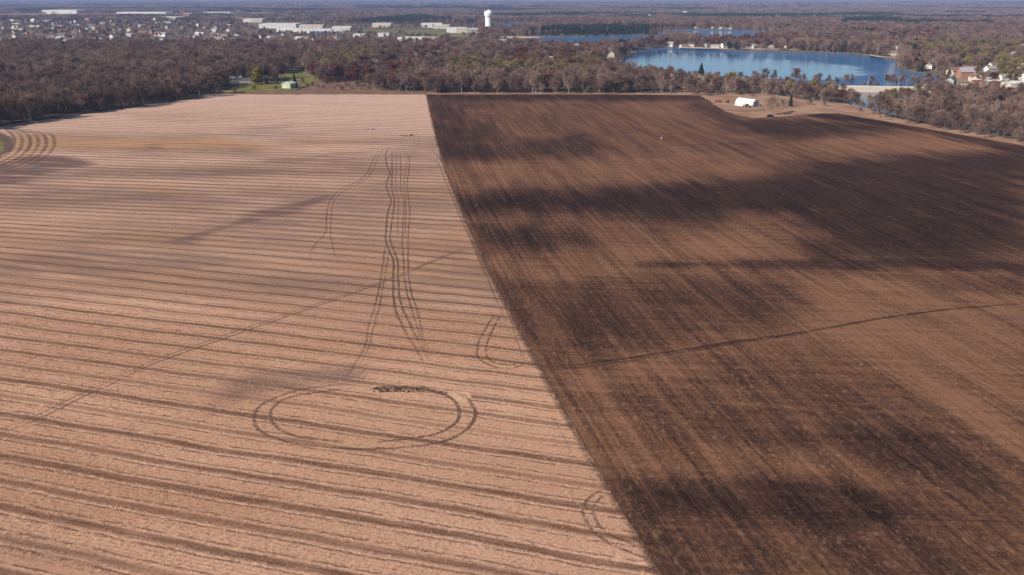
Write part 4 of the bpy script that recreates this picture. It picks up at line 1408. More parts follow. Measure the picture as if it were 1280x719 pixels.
# scattered town houses
town_polys = [
    ('small pale house in the left town', 'houses of the left town', 145, [(-30, 59), (275, 59), (330, 60), (290, 34), (200, 24), (-30, 24)]),
    ('small house below the white factory', 'houses below the factory', 26, [(300, 58), (420, 58), (440, 48), (330, 46)]),
    ('small house in the woods around the water tower', 'houses around the water tower', 30, [(520, 80), (780, 82), (770, 62), (660, 58), (600, 52), (500, 58)]),
    ('small house in the suburb right of the lake', 'houses right of the lake', 26, [(1170, 100), (1290, 108), (1290, 62), (1200, 60), (1140, 72)]),
    ('far pale house beyond the lakes', 'far houses beyond the lakes', 28, [(700, 20), (1290, 34), (1290, 22), (1000, 20), (700, 14)]),
    ('pale cottage on the far bank of the second lake', 'cottages of the second lake', 6, [(835, 36.3), (960, 37.6), (965, 36), (835, 35)]),
]
walls = [m_white, m_white, m_cream, m_cream, m_grey, m_brick]
roofs = [m_roof_d, m_roof_b, m_roof_g, m_roof_g, m_roof_w, m_roof_r]
for label, group, n, poly in town_polys:
    W = GP(poly)
    lo, hi = W.min(0), W.max(0)
    c_ = 0; tries = 0
    while c_ < n and tries < 5000:
        tries += 1
        # even spread over the picture rows: nearer streets show more houses
        u = RG.random()
        yy = 1.0 / (1.0 / lo[1] * (1 - u) + 1.0 / hi[1] * u)
        xx = RG.uniform(lo[0], hi[0])
        p = np.array([xx, yy])
        if not inside(p[None], W)[0] or any((xx - a) ** 2 + (yy - b) ** 2 < (r_ + 6) ** 2 for a, b, r_ in TREES_AT if r_ != 8.5 and abs(yy - b) < 40):
            continue
        if any(inside(p[None], L)[0] for L in LAKES):
            continue
        k = int(RG.integers(4))
        wi, ri = int(RG.integers(6)), int(RG.integers(6))
        lb2 = label.replace('pale house', 'house').replace('pale cottage', 'cottage').replace('house', ('white', 'white', 'cream', 'cream', 'grey', 'brick')[wi] + ' house with ' + ('dark', 'brown', 'grey', 'grey', 'pale', 'red-brown')[ri] + ' roof').replace('cottage', ('white', 'white', 'cream', 'cream', 'grey', 'brick')[wi] + ' cottage')
        house(xx, yy, R(RG.choice([0, 15, -20, 75, 90, 40])), k, walls[wi], roofs[ri], lb2, group, False, RG.uniform(0.85, 1.2) * ((0.65 if 'second' in label else 1.0) if yy < 3000 else 1.6))
        c_ += 1

# ------------------------------------------------------------------ water tower
x, y = G(611, 40)
wt = tag(empty('water_tower', (x, y, 0), 0.0, (1.12, 1.12, 1.14)), 'white fluted water tower standing above the woods', 'water tower')
TREES_AT.append((x, y, 16))
HT = 42.0
me = MB().lathe([(7.9, 0), (7.2, 1.5), (7.0, 27.5), (7.2, 29)], 96, flute=24, depth=0.07).mesh('column', True); me.materials.append(m_tower)
obj('column', me, None, wt)
me = MB().lathe([(7.3, 28.9), (8.9, 31.5), (9.0, 32.2), (9.0, 37.2), (8.7, 38.0)], 64).mesh('tank', True); me.materials.append(m_tower)
tk = obj('tank', me, None, wt)
me = MB().lathe([(8.75, 37.9), (7.6, 39.3), (5.5, 40.6), (2.6, 41.5), (0.4, 41.8)], 64).mesh('roof_dome', True); me.materials.append(m_tower)
dm = obj('roof_dome', me, None, wt)
me = MB().lathe([(0.9, 41.5), (0.9, 42.6), (0.5, 43.1)], 16).mesh('vent'); me.materials.append(m_tower)
obj('vent', me, None, dm)
me = MB().tube([(3.6 * math.cos(k_ * 0.3927), 3.6 * math.sin(k_ * 0.3927), 42.3) for k_ in range(17)], 0.06, 4)
for k_ in range(16):
    a_ = k_ * 0.3927
    me.tube([(3.6 * math.cos(a_), 3.6 * math.sin(a_), 41.0), (3.6 * math.cos(a_), 3.6 * math.sin(a_), 42.3)], 0.05, 4)
me = me.mesh('railing'); me.materials.append(m_steel)
obj('railing', me, None, dm)
me = MB().box(-1.3, 1.3, -7.6, -7.0, 0, 3.2).mesh('door'); me.materials.append(m_grey)
obj('door', me, None, wt)

# ------------------------------------------------------------------ bridge with its lamps, poles
A, Bp = np.array(G(1018, 111.5)), np.array(G(1140, 113.5))
d = Bp - A; LBR = float(np.hypot(*d)); rzb = math.atan2(d[1], d[0])
mid = (A + Bp) / 2
br = tag(empty('bridge', (mid[0], mid[1], 0), rzb), 'long pale concrete road bridge across the lake outlet', 'bridge')
a = LBR / 2
me = MB().box(-a - 30, a + 14, -5, 5, 1.2, 2.0).mesh('deck'); me.materials.append(m_conc)
obj('deck', me, None, br)
me = MB().box(-a - 30, a + 14, -4.2, 4.2, 2.0, 2.06).mesh('roadway'); me.materials.append(m_asphalt)
obj('roadway', me, None, br)
for sy in (-1, 1):
    me = MB().box(-a - 30, a + 14, sy * 4.9 - 0.18, sy * 4.9 + 0.18, 2.06, 3.1).mesh('parapet'); me.materials.append(m_conc)
    obj('parapet', me, None, br)
me = MB().box(-a - 30, a * 0.42, -5.25, -4.98, -1.6, 1.9).mesh('retaining_wall'); me.materials.append(m_conc)
obj('retaining_wall', me, None, br)
for xx in (a * 0.43, a * 0.68, a * 0.93):
    me = MB().box(xx - 0.6, xx + 0.6, -4.6, 4.6, -3.2, 1.2).mesh('pier'); me.materials.append(m_conc)
    obj('pier', me, None, br)
for px in (1084, 1122, 1132.5):
    x, y = G(px, 110.5)
    o = tag(empty('street_lamp', (x, y, 2.0), rzb), {1084: 'grey lamp post, leftmost on the bridge', 1122: 'tall grey lamp post in the middle of the bridge', 1132.5: 'grey lamp post at the right end of the bridge'}[px], 'street lamp')
    hh = 8.5 if px == 1122 else 6.5
    me = MB().tube([(0, 0, 0), (0, 0, hh)], [0.14, 0.09], 6).mesh('pole'); me.materials.append(m_steel)
    obj('pole', me, None, o)
    me = MB().tube([(0, 0, hh - 0.1), (0, -1.6, hh + 0.3)], 0.06, 4).mesh('arm'); me.materials.append(m_steel)
    ar = obj('arm', me, None, o)
    me = MB().box(-0.15, 0.15, -2.2, -1.5, hh + 0.22, hh + 0.4).mesh('lamp_head'); me.materials.append(m_steel)
    obj('lamp_head', me, None, ar)
TREES_AT.append((*mid, 30))
for px, py, tp, tx in ((1264, 108, 92, 'tall wooden utility pole in front of the green-yellow tree'), (1152.5, 123.5, 104, 'pale wooden utility pole at the right bank of the bridge')):
    x, y = G(px, py)
    hh = CAM_H * (py - tp) / (py + 3) * 1.02
    o = tag(empty('utility_pole', (x, y, 0)), tx, 'utility pole')
    me = MB().tube([(0, 0, 0), (0, 0, hh)], [0.28, 0.18], 8).mesh('pole'); me.materials.append(m_pole)
    obj('pole', me, None, o)
    me = MB().box(-1.3, 1.3, -0.08, 0.08, hh - 0.9, hh - 0.7).mesh('crossarm'); me.materials.append(m_pole)
    ca = obj('crossarm', me, None, o)
    for xx in (-1.1, -0.4, 0.4, 1.1):
        me = MB().tube([(xx, 0, hh - 0.7), (xx, 0, hh - 0.45)], 0.06, 6).mesh('insulator'); me.materials.append(m_grey)
        obj('insulator', me, None, ca)
patch('road', [(905, 104.5), (960, 104.2), (1018, 109.5), (1018, 112.5), (960, 106.2), (905, 106)], m_asphalt, 0.05, 0.3)

# woods: the trees that show largest stand singly
ZONES = [
    ('bare grey-brown tree in the wood left of the stubble', 'bare trees of the left wood', 118,
     [(-70, 172), (0, 158.5), (100, 143), (200, 129), (272, 118.5), (290, 110), (262, 105), (180, 112), (60, 128), (-70, 148)], (11.5, 16.5), 0.08),
    ('bare brown tree in the treeline behind the tilled field', 'bare trees behind the tilled field', 92,
     [(508, 116), (560, 115.2), (700, 114.8), (850, 115.2), (868, 115.8), (845, 109.5), (800, 105), (640, 105), (545, 104), (505, 108)], (9, 15), 0.3),
    ('bare tree in the thicket along the stream', 'bare trees by the stream', 58,
     [(1000, 131), (1060, 128), (1080, 132), (1130, 147), (1210, 161), (1290, 176), (1290, 150), (1210, 136), (1150, 125), (1080, 118.5), (1005, 115)], (7, 11.5), 0.2),
    ('bare tree between the hoop barn and the lake', 'bare trees behind the farmyard', 26,
     [(868, 115), (900, 113.5), (945, 114), (998, 121), (1000, 113), (940, 108), (870, 107)], (8, 11), 0.2),
]
PLANTED_ZONES = []
for label, group, n, poly, hr, tan in ZONES:
    W = GP(poly)
    lo, hi = W.min(0), W.max(0)
    got = []
    tries = 0
    while len(got) < n and tries < 20000:
        tries += 1
        p = RG.uniform(lo, hi)
        if not inside(p[None], W)[0]:
            continue
        mind = 5.0
        if any((p[0] - g_[0]) ** 2 + (p[1] - g_[1]) ** 2 < mind * mind for g_ in got):
            continue
        if any((p[0] - g_[0]) ** 2 + (p[1] - g_[1]) ** 2 < max(4.0, g_[2] * 0.9) ** 2 for g_ in TREES_AT if abs(p[1] - g_[1]) < 40):
            continue
        if float(line_dist(p[None], river)[0]) < 9:
            continue
        got.append(p)
    for p in got:
        u_ = RG.random()
        kd = 'tan' if u_ < tan else 'bare'
        if 'left of the stubble' not in label and u_ > 0.86:
            kd = 'olive' if u_ > 0.93 else 'red'
        hh = RG.uniform(*hr)
        u = (p[0] - lo[0]) / (hi[0] - lo[0])
        lb2 = ('tall ' if hh > (hr[0] + hr[1]) / 2 else 'low ') + label
        if kd == 'tan':
            lb2 = lb2.replace('grey-brown ', '').replace('brown ', '').replace('bare ', 'pale bare ')
        if kd in ('olive', 'red'):
            lb2 = lb2.replace('brown ', '').replace('bare ', 'half-bare olive ' if kd == 'olive' else 'russet leafed ')
        lb2 += ', ' + ('left' if u < 0.33 else 'middle' if u < 0.67 else 'right') + ' third'
        plant(kd, p[0], p[1], hh, lb2, 'tree', group, RG.uniform(0.85, 1.2))
for (px, py) in ((398, 110), (405, 112), (409, 106), (433, 109), (440, 112), (447, 107), (455, 110), (462, 113.5), (384, 109), (391, 107.5), (418, 112.5), (428, 113.5), (452, 113), (519, 114), (1075, 140), (1092, 143), (1140, 152), (1165, 157), (1178, 158), (1215, 164), (1234, 168), (1275, 176),
                 (345, 112.6), (318, 113.6), (294, 115.5), (1030, 133), (1012, 131), (940, 121), (925, 119)):
    x, y = G(px, py)
    plant('shrub', x, y, RG.uniform(2.2, 4.5), 'low bare bush at the edge of the fields', 'bush', 'bushes along the field edges', 1.2)


# ------------------------------------------------------------------ debris heaps in the stubble
m_clod = plain('dark_soil_clods', (0.082, 0.043, 0.027), 0.95, 0.4, 2.0)
m_clod_t = plain('tan_clods', (0.34, 0.20, 0.10), 0.95, 0.3, 2.0)


def lump(rg, sx, sy, sz, name, mat):
    V = []; Fc = []
    n, m_ = 9, 5
    for i in range(m_ + 1):
        th = math.pi * 0.5 * i / m_
        for j in range(n):
            ph_ = 2 * math.pi * j / n
            k_ = 1 + rg.normal(0, 0.22)
            V.append((sx * k_ * math.cos(th) * math.cos(ph_), sy * k_ * math.cos(th) * math.sin(ph_), sz * math.sin(th) * (1 + rg.normal(0, 0.2)) - 0.05))
    for i in range(m_):
        for j in range(n):
            Fc.append((i * n + j, i * n + (j + 1) % n, (i + 1) * n + (j + 1) % n, (i + 1) * n + j))
    me = mesh_np(name, V, Fc)
    me.materials.append(mat)
    return me


def debris(px0, px1, py, n, label, size, tan=0.3):
    rg = np.random.default_rng(int(px0))
    p0, p1 = np.array(G(px0, py)), np.array(G(px1, py))
    c_ = (p0 + p1) / 2
    o = tag(empty('debris_heap', (c_[0], c_[1], 0.02)), label, 'debris heap')
    L = float(p1[0] - p0[0])
    for i in range(n):
        u = (i + 0.5) / n - 0.5
        s = size * rg.uniform(0.5, 1.1)
        tn = rg.random() < tan and 0.3 < (i + 0.5) / n < 0.8
        cl = (0.5 * u + 0.28 * math.sin(i * 2.4)) * L
        s *= rg.uniform(0.45, 1.25)
        obj('clod', lump(rg, s, s * 0.75, s * 0.6, 'clod', m_clod_t if tn else m_clod), None, o, (cl + rg.normal(0, 0.3), rg.normal(0, size * 1.6), 0.0), rg.uniform(0, 3))
    for i in range(n // 2):
        a0 = Vector((rg.uniform(-L / 2, L / 2), rg.normal(0, size * 0.5), 0.1))
        a1 = a0 + Vector((rg.normal(0, 1.0), rg.normal(0, 0.5), abs(rg.normal(0, 0.6))))
        me = MB().tube([tuple(a0), tuple(a0.lerp(a1, 0.5) + Vector((0, 0, 0.15))), tuple(a1)], [0.06, 0.045, 0.02], 4).mesh('branch'); me.materials.append(m_bark)
        obj('branch', me, None, o)
    return o


debris(467, 488, 487, 26, 'dark soil clod heap in the stubble, left of three inside the tyre loop', 0.36, 0.0)
debris(491, 512, 486.5, 24, 'dark and tan clod heap, middle of three inside the tyre loop', 0.40, 0.75)
debris(517, 533, 486, 20, 'dark soil clod heap, right of three inside the tyre loop', 0.36, 0.25)
debris(500, 518, 170, 12, 'long dark heap in the stubble near the far end of the field', 0.9, 0.0)
debris(451, 470, 162, 12, 'row of small grey stones in the far part of the stubble', 0.55, 0.0)
x, y = G(826.5, 175)
st = tag(empty('marker_stake', (x, y, 0.0)), 'short pale marker stake alone in the tilled field', 'stake')
me = MB().tube([(0, 0, 0), (0, 0, 1.5)], 0.12, 6).mesh('post'); me.materials.append(m_conc)
obj('post', me, None, st)
me = MB().box(-0.35, 0.35, -0.06, 0.06, 0.8, 1.45).mesh('board'); me.materials.append(m_conc)
obj('board', me, None, st, (0, -0.2, 0))
pq = NT('puddle_water', 0.03, 0.5)
m_puddle = pq.color((0.10, 0.08, 0.07))
for px, py, sx in ((44, 209.5, 2.6), (32, 210, 1.4)):
    x, y = G(px, py)
    a_ = [(x + sx * math.cos(k_ * 0.5236) * (1 + 0.2 * math.sin(k_ * 2.1)), y + 1.6 * math.sin(k_ * 0.5236)) for k_ in range(12)]
    patch('puddle', None, m_puddle, 0.075, 0.0, np.array(a_))

# ------------------------------------------------------------------ the far woods: trees nobody could count, planted through geometry nodes
PC = {}


def proto_collection(name, meshes):
    c_ = bpy.data.collections.new(name)
    for i, m_ in enumerate(meshes):
        o = bpy.data.objects.new(f'{name}_{i}', m_)
        c_.objects.link(o)
    return c_


def join(tr, cr):
    me = bpy.data.meshes.new('tree')
    V = [tuple(v.co) for v in tr.vertices] + [tuple(v.co) for v in cr.vertices]
    k = len(tr.vertices)
    Fc = [tuple(p.vertices) for p in tr.polygons] + [tuple(i + k for i in p.vertices) for p in cr.polygons]
    me.from_pydata(V, [], Fc)
    me.materials.append(tr.materials[0]); me.materials.append(cr.materials[0])
    mi = np.zeros(len(Fc), np.int32); mi[len(tr.polygons):] = 1
    me.polygons.foreach_set('material_index', mi)
    me.update()
    return me


def clump_mesh(seed, size, n, mat, h=11.0, conif=False):
    """A stand of crowns: many rough little domes of twig facets."""
    rg = np.random.default_rng(seed)
    V = []; Fc = []
    for i in range(n):
        cx_, cy_ = rg.uniform(-size / 2, size / 2, 2)
        r = size / math.sqrt(n) * rg.uniform(0.45, 0.8)
        hh = h * rg.uniform(0.75, 1.2)
        for j in range(26):
            a_ = rg.uniform(0, 6.28); u = rg.random()
            th = math.acos(1 - u * 0.98)
            rr = r * (math.sin(th) if not conif else (0.25 + 0.75 * u))
            zz = hh * (0.35 + 0.65 * math.cos(th)) if not conif else hh * (1 - u * 0.85)
            p = Vector((cx_ + rr * math.cos(a_), cy_ + rr * math.sin(a_), zz))
            s = r * rg.uniform(0.25, 0.5)
            b = Vector((rg.normal(), rg.normal(), rg.normal())).normalized(); e_ = b.orthogonal()
            k = len(V)
            V += [p - b * s, p + e_ * s * 0.7, p + b * s]
            Fc.append((k, k + 1, k + 2))
    me = mesh_np('stand', V, Fc)
    me.materials.append(mat)
    return me


def scatter(name, label, cat, pts, rot, scl, protos, pick):
    me = bpy.data.meshes.new(name)
    me.from_pydata([tuple(map(float, p)) for p in pts], [], [])
    a_ = me.attributes.new('turn', 'FLOAT', 'POINT'); a_.data.foreach_set('value', np.asarray(rot, np.float32))
    a_ = me.attributes.new('size', 'FLOAT_VECTOR', 'POINT')
    wd = np.random.default_rng(len(scl)).uniform(0.72, 1.22, len(scl))
    sc3 = np.column_stack([scl * wd, scl * wd, np.minimum(scl, 1.6)]).astype(np.float32); a_.data.foreach_set('vector', sc3.ravel())
    a_ = me.attributes.new('pick', 'INT', 'POINT'); a_.data.foreach_set('value', np.asarray(pick, np.int32))
    o = obj(name, me)
    tag(o, label, cat, None, 'stuff')
    ng = bpy.data.node_groups.new(name + '_planting', 'GeometryNodeTree')
    ng.interface.new_socket('Geometry', in_out='INPUT', socket_type='NodeSocketGeometry')
    ng.interface.new_socket('Geometry', in_out='OUTPUT', socket_type='NodeSocketGeometry')
    N = ng.nodes; Lk = ng.links
    gi = N.new('NodeGroupInput'); go = N.new('NodeGroupOutput')
    iop = N.new('GeometryNodeInstanceOnPoints')
    ci = N.new('GeometryNodeCollectionInfo')
    ci.inputs['Collection'].default_value = proto_collection(name + '_kinds', protos)
    ci.inputs['Separate Children'].default_value = True
    ci.inputs['Reset Children'].default_value = True

    def named(nm, dt):
        a2 = N.new('GeometryNodeInputNamedAttribute'); a2.data_type = dt
        a2.inputs['Name'].default_value = nm
        return a2.outputs['Attribute']
    cx2 = N.new('ShaderNodeCombineXYZ')
    Lk.new(named('turn', 'FLOAT'), cx2.inputs[2])
    Lk.new(gi.outputs[0], iop.inputs['Points'])
    Lk.new(ci.outputs[0], iop.inputs['Instance'])
    iop.inputs['Pick Instance'].default_value = True
    Lk.new(named('pick', 'INT'), iop.inputs['Instance Index'])
    Lk.new(cx2.outputs[0], iop.inputs['Rotation'])
    Lk.new(named('size', 'FLOAT_VECTOR'), iop.inputs['Scale'])
    Lk.new(iop.outputs[0], go.inputs[0])
    md = o.modifiers.new('planting', 'NODES')
    md.node_group = ng
    return o


RW = np.random.default_rng(5)


def jitter_points(y0, y1, sp):
    ys = np.arange(y0, y1, sp)
    out = []
    for yy in ys:
        half = 0.74 * yy + 60
        xs = np.arange(-half, half, sp)
        out.append(np.stack([xs, np.full(len(xs), yy)], -1))
    p = np.concatenate(out)
    return p + RW.uniform(-0.48, 0.48, p.shape) * sp


open_polys = [GP(p) for p in (
    [(240, 118.6), (300, 104.5), (345, 102.5), (368, 87), (402, 98), (392, 106), (372, 113), (355, 115)],            # lawn and slope
    [(372, 114), (405, 104), (435, 101), (450, 104), (462, 113), (460, 117), (400, 117)],
    [(225, 121), (262, 115), (300, 104.5), (390, 101), (400, 106), (450, 112), (530, 115.4), (530, 120), (225, 124)],
    [(1036, 113), (1152, 113), (1152, 117), (1036, 117)],
                                   # scrub
    [(878, 122), (892, 118), (960, 119), (1005, 125), (1060, 129), (1085, 136), (1120, 147), (1085, 150), (900, 150)],
    [(450, 41.8), (452, 37.4), (560, 38), (594, 41), (594, 44.8), (560, 47), (515, 46.2)],
    [(618, 49), (622, 45), (676, 45.6), (680, 48.4)],
    [(-80, 22), (-80, 17.4), (430, 16.6), (430, 19.4), (150, 21)],
    [(300, 29.5), (320, 26.5), (350, 31), (385, 34), (430, 37), (430, 42.5), (340, 41)],
    [(1005, 114.5), (1010, 108.6), (1150, 108.8), (1150, 116)],
    [(900, 107), (905, 103), (1010, 108), (1010, 113)],
    [(1222, 113), (1222, 105), (1290, 105), (1290, 118), (1258, 118)],
    [(255, 11), (300, 17), (325, 10), (330, 8), (318, 10), (296, 14)],
)]
field_poly = np.array([[bnd(40) - 600, 30], [xleft(430.0), 430], list(WOOD_EDGE_A), list(WOOD_EDGE_B), [WOOD_EDGE_B[0], FAR_Y + 3], [EDGE_R[-1][0], FAR_Y + 3]]
                      + [list(p) for p in EDGE_R[::-1]] + [[EDGE_R[0][0] + 190, 40]])
sparse = [GP(p) for p in ([(-80, 59), (280, 59), (330, 60), (430, 56), (430, 22), (-80, 22)], [(430, 57), (600, 57), (600, 30), (430, 30)])]
ever_polys = [GP(p) for p in ([(655, 44.5), (690, 38), (760, 36), (830, 36), (830, 43.5), (760, 45)], [(1050, 33), (1055, 26), (1090, 24.5), (1125, 26), (1128, 33)],
                              [(430, 30.5), (480, 25), (570, 26), (570, 29.5)], [(1125, 34), (1130, 29), (1240, 30), (1240, 33.5)], [(480, 25.5), (520, 21), (545, 25)],
                              [(20, 16.8), (24, 13), (70, 12), (72, 16)], [(830, 14), (840, 11.5), (890, 11.5), (895, 13.4)], [(620, 14), (575, 11), (640, 10.8)], [(1060, 45), (1060, 42), (1095, 41.5), (1095, 46)])]
red_polys = [GP(p) for p in ([(395, 104), (440, 92), (470, 80), (530, 68), (560, 74), (520, 90), (500, 112), (430, 112)], [(620, 90), (640, 70), (740, 66), (760, 80), (700, 88)],
                             [(770, 84), (785, 60), (830, 52), (840, 58), (800, 66), (790, 78)], [(910, 60), (905, 52), (1000, 50), (1000, 60)], [(1110, 52), (1130, 42), (1180, 42), (1160, 54)],
                             [(880, 62), (870, 50), (900, 50), (905, 60)])]
olive_polys = [GP(p) for p in ([(1190, 84), (1200, 58), (1290, 56), (1290, 96), (1240, 104)], [(400, 90), (420, 76), (470, 66), (480, 84), (430, 100)], [(560, 100), (560, 84), (760, 76), (760, 96), (640, 108)],
                               [(1130, 72), (1140, 58), (1200, 56), (1190, 72)])]


def allowed(P):
    ok = ~inside(P, field_poly)
    for L in LAKES:
        b0, b1 = L.min(0) - 5, L.max(0) + 5
        m_ = ok & (P[:, 0] > b0[0]) & (P[:, 0] < b1[0]) & (P[:, 1] > b0[1]) & (P[:, 1] < b1[1])
        idx = np.where(m_)[0]
        ok[idx] &= sdf(P[idx], L) < -5
    for Q in open_polys:
        ok &= ~inside(P, Q)
    idx = np.where(ok & (P[:, 1] < 1000))[0]
    ok[idx] &= line_dist(P[idx], river) > np.where(P[idx, 1] > 600, 5.0, 9.0)
    return ok


TA = np.array([(a_, b_, r_) for a_, b_, r_ in TREES_AT])


def clear_of_things(P):
    ok = np.ones(len(P), bool)
    cell = 24.0
    from collections import defaultdict
    H = defaultdict(list)
    for a_, b_, r_ in TREES_AT:
        for ix in range(int((a_ - r_) // cell), int((a_ + r_) // cell) + 1):
            for iy in range(int((b_ - r_) // cell), int((b_ + r_) // cell) + 1):
                H[(ix, iy)].append((a_, b_, r_))
    ci_ = np.floor(P / cell).astype(int)
    for i in range(len(P)):
        for a_, b_, r_ in H.get((ci_[i, 0], ci_[i, 1]), ()):
            if (P[i, 0] - a_) ** 2 + (P[i, 1] - b_) ** 2 < (r_ * 0.8) ** 2:
                ok[i] = False
                break
    return ok


def any_in(P, polys):
    r = np.zeros(len(P), bool)
    for Q in polys:
        r |= inside(P, Q)
    return r


Pn = np.concatenate([jitter_points(420, 1300, 7.0), jitter_points(1300, 2900, 10.5)])
Pn = Pn[allowed(Pn)]
keep = RW.random(len(Pn)) < np.where(any_in(Pn, sparse), 0.17, 0.93)
# clearings and streets between the stands
keep &= (fbm(Pn[:, 0] / 60, Pn[:, 1] / 60, 3) > -0.24)
Pn = Pn[keep]
Pn = Pn[clear_of_things(Pn)]
zn = ground_z(Pn)
nz = fbm(Pn[:, 0] / 45, Pn[:, 1] / 90, 3)
rr = RW.random(len(Pn))
kind = np.zeros(len(Pn), int)                                        # 0 bare
kind[(rr < 0.14) | ((nz > 0.08) & (rr < 0.45))] = 1                    # tan
kind[any_in(Pn, olive_polys) & (rr < 0.6)] = 3
kind[any_in(Pn, red_polys) & (rr < 0.36)] = 2
kind[(rr > 0.97) | ((nz < -0.14) & (rr > 0.8) & (Pn[:, 1] > 700))] = 2
kind[(rr > 0.94) & (rr < 0.965) & (Pn[:, 1] > 760)] = 3
kind[(rr > 0.945) & (rr < 0.975) & (Pn[:, 1] > 820)] = 4
kind[(nz < -0.2) & (rr > 0.45) & (Pn[:, 1] > 1150)] = 4
kind[any_in(Pn, ever_polys) & (rr < 0.93)] = 4
hgt = RW.uniform(7.0, 15.5, len(Pn)) + 3.0 * nz
hgt[any_in(Pn, sparse)] *= 0.72
low = inside(Pn, GP([(1036, 116), (1152, 116), (1152, 130), (1120, 136), (1095, 140), (1040, 127)]))
left_wood = (Pn[:, 0] < -150) & (Pn[:, 1] < 1150)
hgt[left_wood] += 1.5
hgt[(Pn[:, 0] > 120) & (Pn[:, 1] < 860)] *= 0.72
hgt[low] = RW.uniform(3.0, 5.5, low.sum())
names = [('bare_woodland', 'bare grey-brown woodland stretching behind the fields to the far town', 'woodland', 'bare'),
         ('pale_bare_woodland', 'pale tan bare trees mixed through the far woodland', 'woodland', 'tan'),
         ('russet_woodland', 'dark red-brown oaks mixed through the far woodland', 'woodland', 'red'),
         ('olive_woodland', 'olive and yellow-brown trees mixed through the far woodland', 'woodland', 'olive'),
         ('evergreen_woodland', 'dark blue-green evergreen stands beyond the lakes and the town', 'woodland', 'ever')]
for k_, (nm, lb, ct, pk) in enumerate(names):
    m_ = kind == k_
    pr_ = ([join(*PROTO[p][i]) for p in ('spruce', 'pine') for i in range(len(PROTO[p]))] if pk == 'ever' else [join(*q_) for q_ in PROTO[pk]])
    Q = np.column_stack([Pn[m_], zn[m_] - 0.05])
    scatter(nm, lb, ct, Q, RW.uniform(0, 6.28, len(Q)), hgt[m_] / 10.0, pr_, RW.integers(0, len(pr_), len(Q)))

# stands of trees further out, up to the horizon
m_twig_far = foliage('far_twigs', (0.13, 0.092, 0.09), (0.235, 0.165, 0.145))
FARP = []
for (y0, y1, sp, sz) in ((2900, 6200, 30.0, 34.0), (6200, 14000, 90.0, 100.0), (14000, 34000, 240.0, 260.0)):
    p = jitter_points(y0, y1, sp)
    ok = np.ones(len(p), bool)
    for Q in open_polys:
        ok &= ~inside(p, Q)
    n_open = fbm(p[:, 0] / 420, p[:, 1] / 420, 4)
    ok &= (n_open < 0.17) & (RW.random(len(p)) < 0.93)
    p = p[ok]
    FARP.append((p, sz))
stands = [clump_mesh(200 + i, 34.0, 14, m_twig_far) for i in range(4)]
stands_e = [clump_mesh(300 + i, 34.0, 14, m_ever, 13.0, True) for i in range(2)]
stands_o = [clump_mesh(320, 34.0, 14, m_olive, 11.0), clump_mesh(321, 34.0, 14, m_twig_tan, 11.0), clump_mesh(322, 34.0, 14, m_red, 11.0)]
allp, alls, allk = [], [], []
for p, sz in FARP:
    z_ = np.maximum(smooth(6000, 26000, np.hypot(p[:, 0], p[:, 1])) * (fbm(p[:, 0] / 5200, p[:, 1] / 5200) * 60 + 6), 0) - 1.0
    ev = any_in(p, ever_polys) | (fbm(p[:, 0] / 700 + 50, p[:, 1] / 700, 4) > 0.16)
    ot = RW.random(len(p)) < 0.14
    s_ = np.where(sz > 50, (sz / 34.0) ** 0.55, 1.0) if sz > 50 else np.full(len(p), 1.0)
    allp.append(np.column_stack([p, z_])); alls.append(np.full(len(p), sz / 34.0) * (1.0 if sz < 50 else 0.95)); allk.append(np.where(ev, 1, np.where(ot, 2, 0)))
allp = np.concatenate(allp); alls = np.concatenate(alls); allk = np.concatenate(allk)
for k_, (nm, lb, pr_) in enumerate((('distant_woodland', 'hazy purple-brown woodland reaching to the horizon', stands),
                                    ('distant_evergreen_woodland', 'hazy blue-green evergreen belts below the horizon', stands_e),
                                    ('distant_mixed_woodland', 'hazy tan and olive tree patches below the horizon', stands_o))):
    m_ = allk == k_
    o = scatter(nm, lb, 'woodland', allp[m_], RW.uniform(0, 6.28, m_.sum()), np.minimum(alls[m_], 8), pr_, RW.integers(0, len(pr_), m_.sum()))

# ------------------------------------------------------------------ loose clods and standing stubble near the camera
rg = np.random.default_rng(77)
m_clod_b = plain('dry_brown_clods', (0.22, 0.118, 0.075), 0.95, 0.5, 0.5)
m_clod_m = plain('brown_clods', (0.105, 0.056, 0.039), 0.95, 0.4, 0.5)
m_clod_w = plain('damp_clods', (0.045, 0.026, 0.021), 0.95, 0.4, 0.5)
m_stalk = plain('corn_stalks', (0.56, 0.36, 0.25), 0.9, 0.35, 0.8)
clods = [lump(rg, 0.15, 0.12, 0.10, 'clod', mt) for mt in (m_clod_b, m_clod_b, m_clod_m, m_clod_m, m_clod_w, m_clod_w)]
n_ = 60000
yy = 84 + 170 * rg.random(n_) ** 1.3
xx = bnd(yy) + 0.3 + rg.random(n_) * (0.72 * yy + 14 - bnd(yy))
Q = np.column_stack([xx, yy])
thr = 0.5 + 1.2 * fbm((xx - bnd(yy)) * 0.35, yy * 0.05, 3)
Q = Q[rg.random(n_) < thr * 0.6]
ri = np.clip(((Q[:, 1] - 20) / STEP_Y).astype(int), 0, len(fy) - 1)
ci2 = np.clip(((Q[:, 0] - WET_X0[ri]) / (WET_X1[ri] - WET_X0[ri]) * 170).astype(int), 0, 170)
wq = WET_GRID[ri, ci2] + rg.normal(0, 0.16, len(Q))
pk = np.where(wq < 0.30, 0, np.where(wq < 0.62, 2, 4)) + rg.integers(0, 2, len(Q))
scatter('soil_clods', 'loose crumbled soil clods strewn over the tilled field', 'soil', np.column_stack([Q, np.full(len(Q), 0.014)]), rg.uniform(0, 6.28, len(Q)),
        rg.uniform(0.35, 0.95, len(Q)), clods, pk)
tufts = []
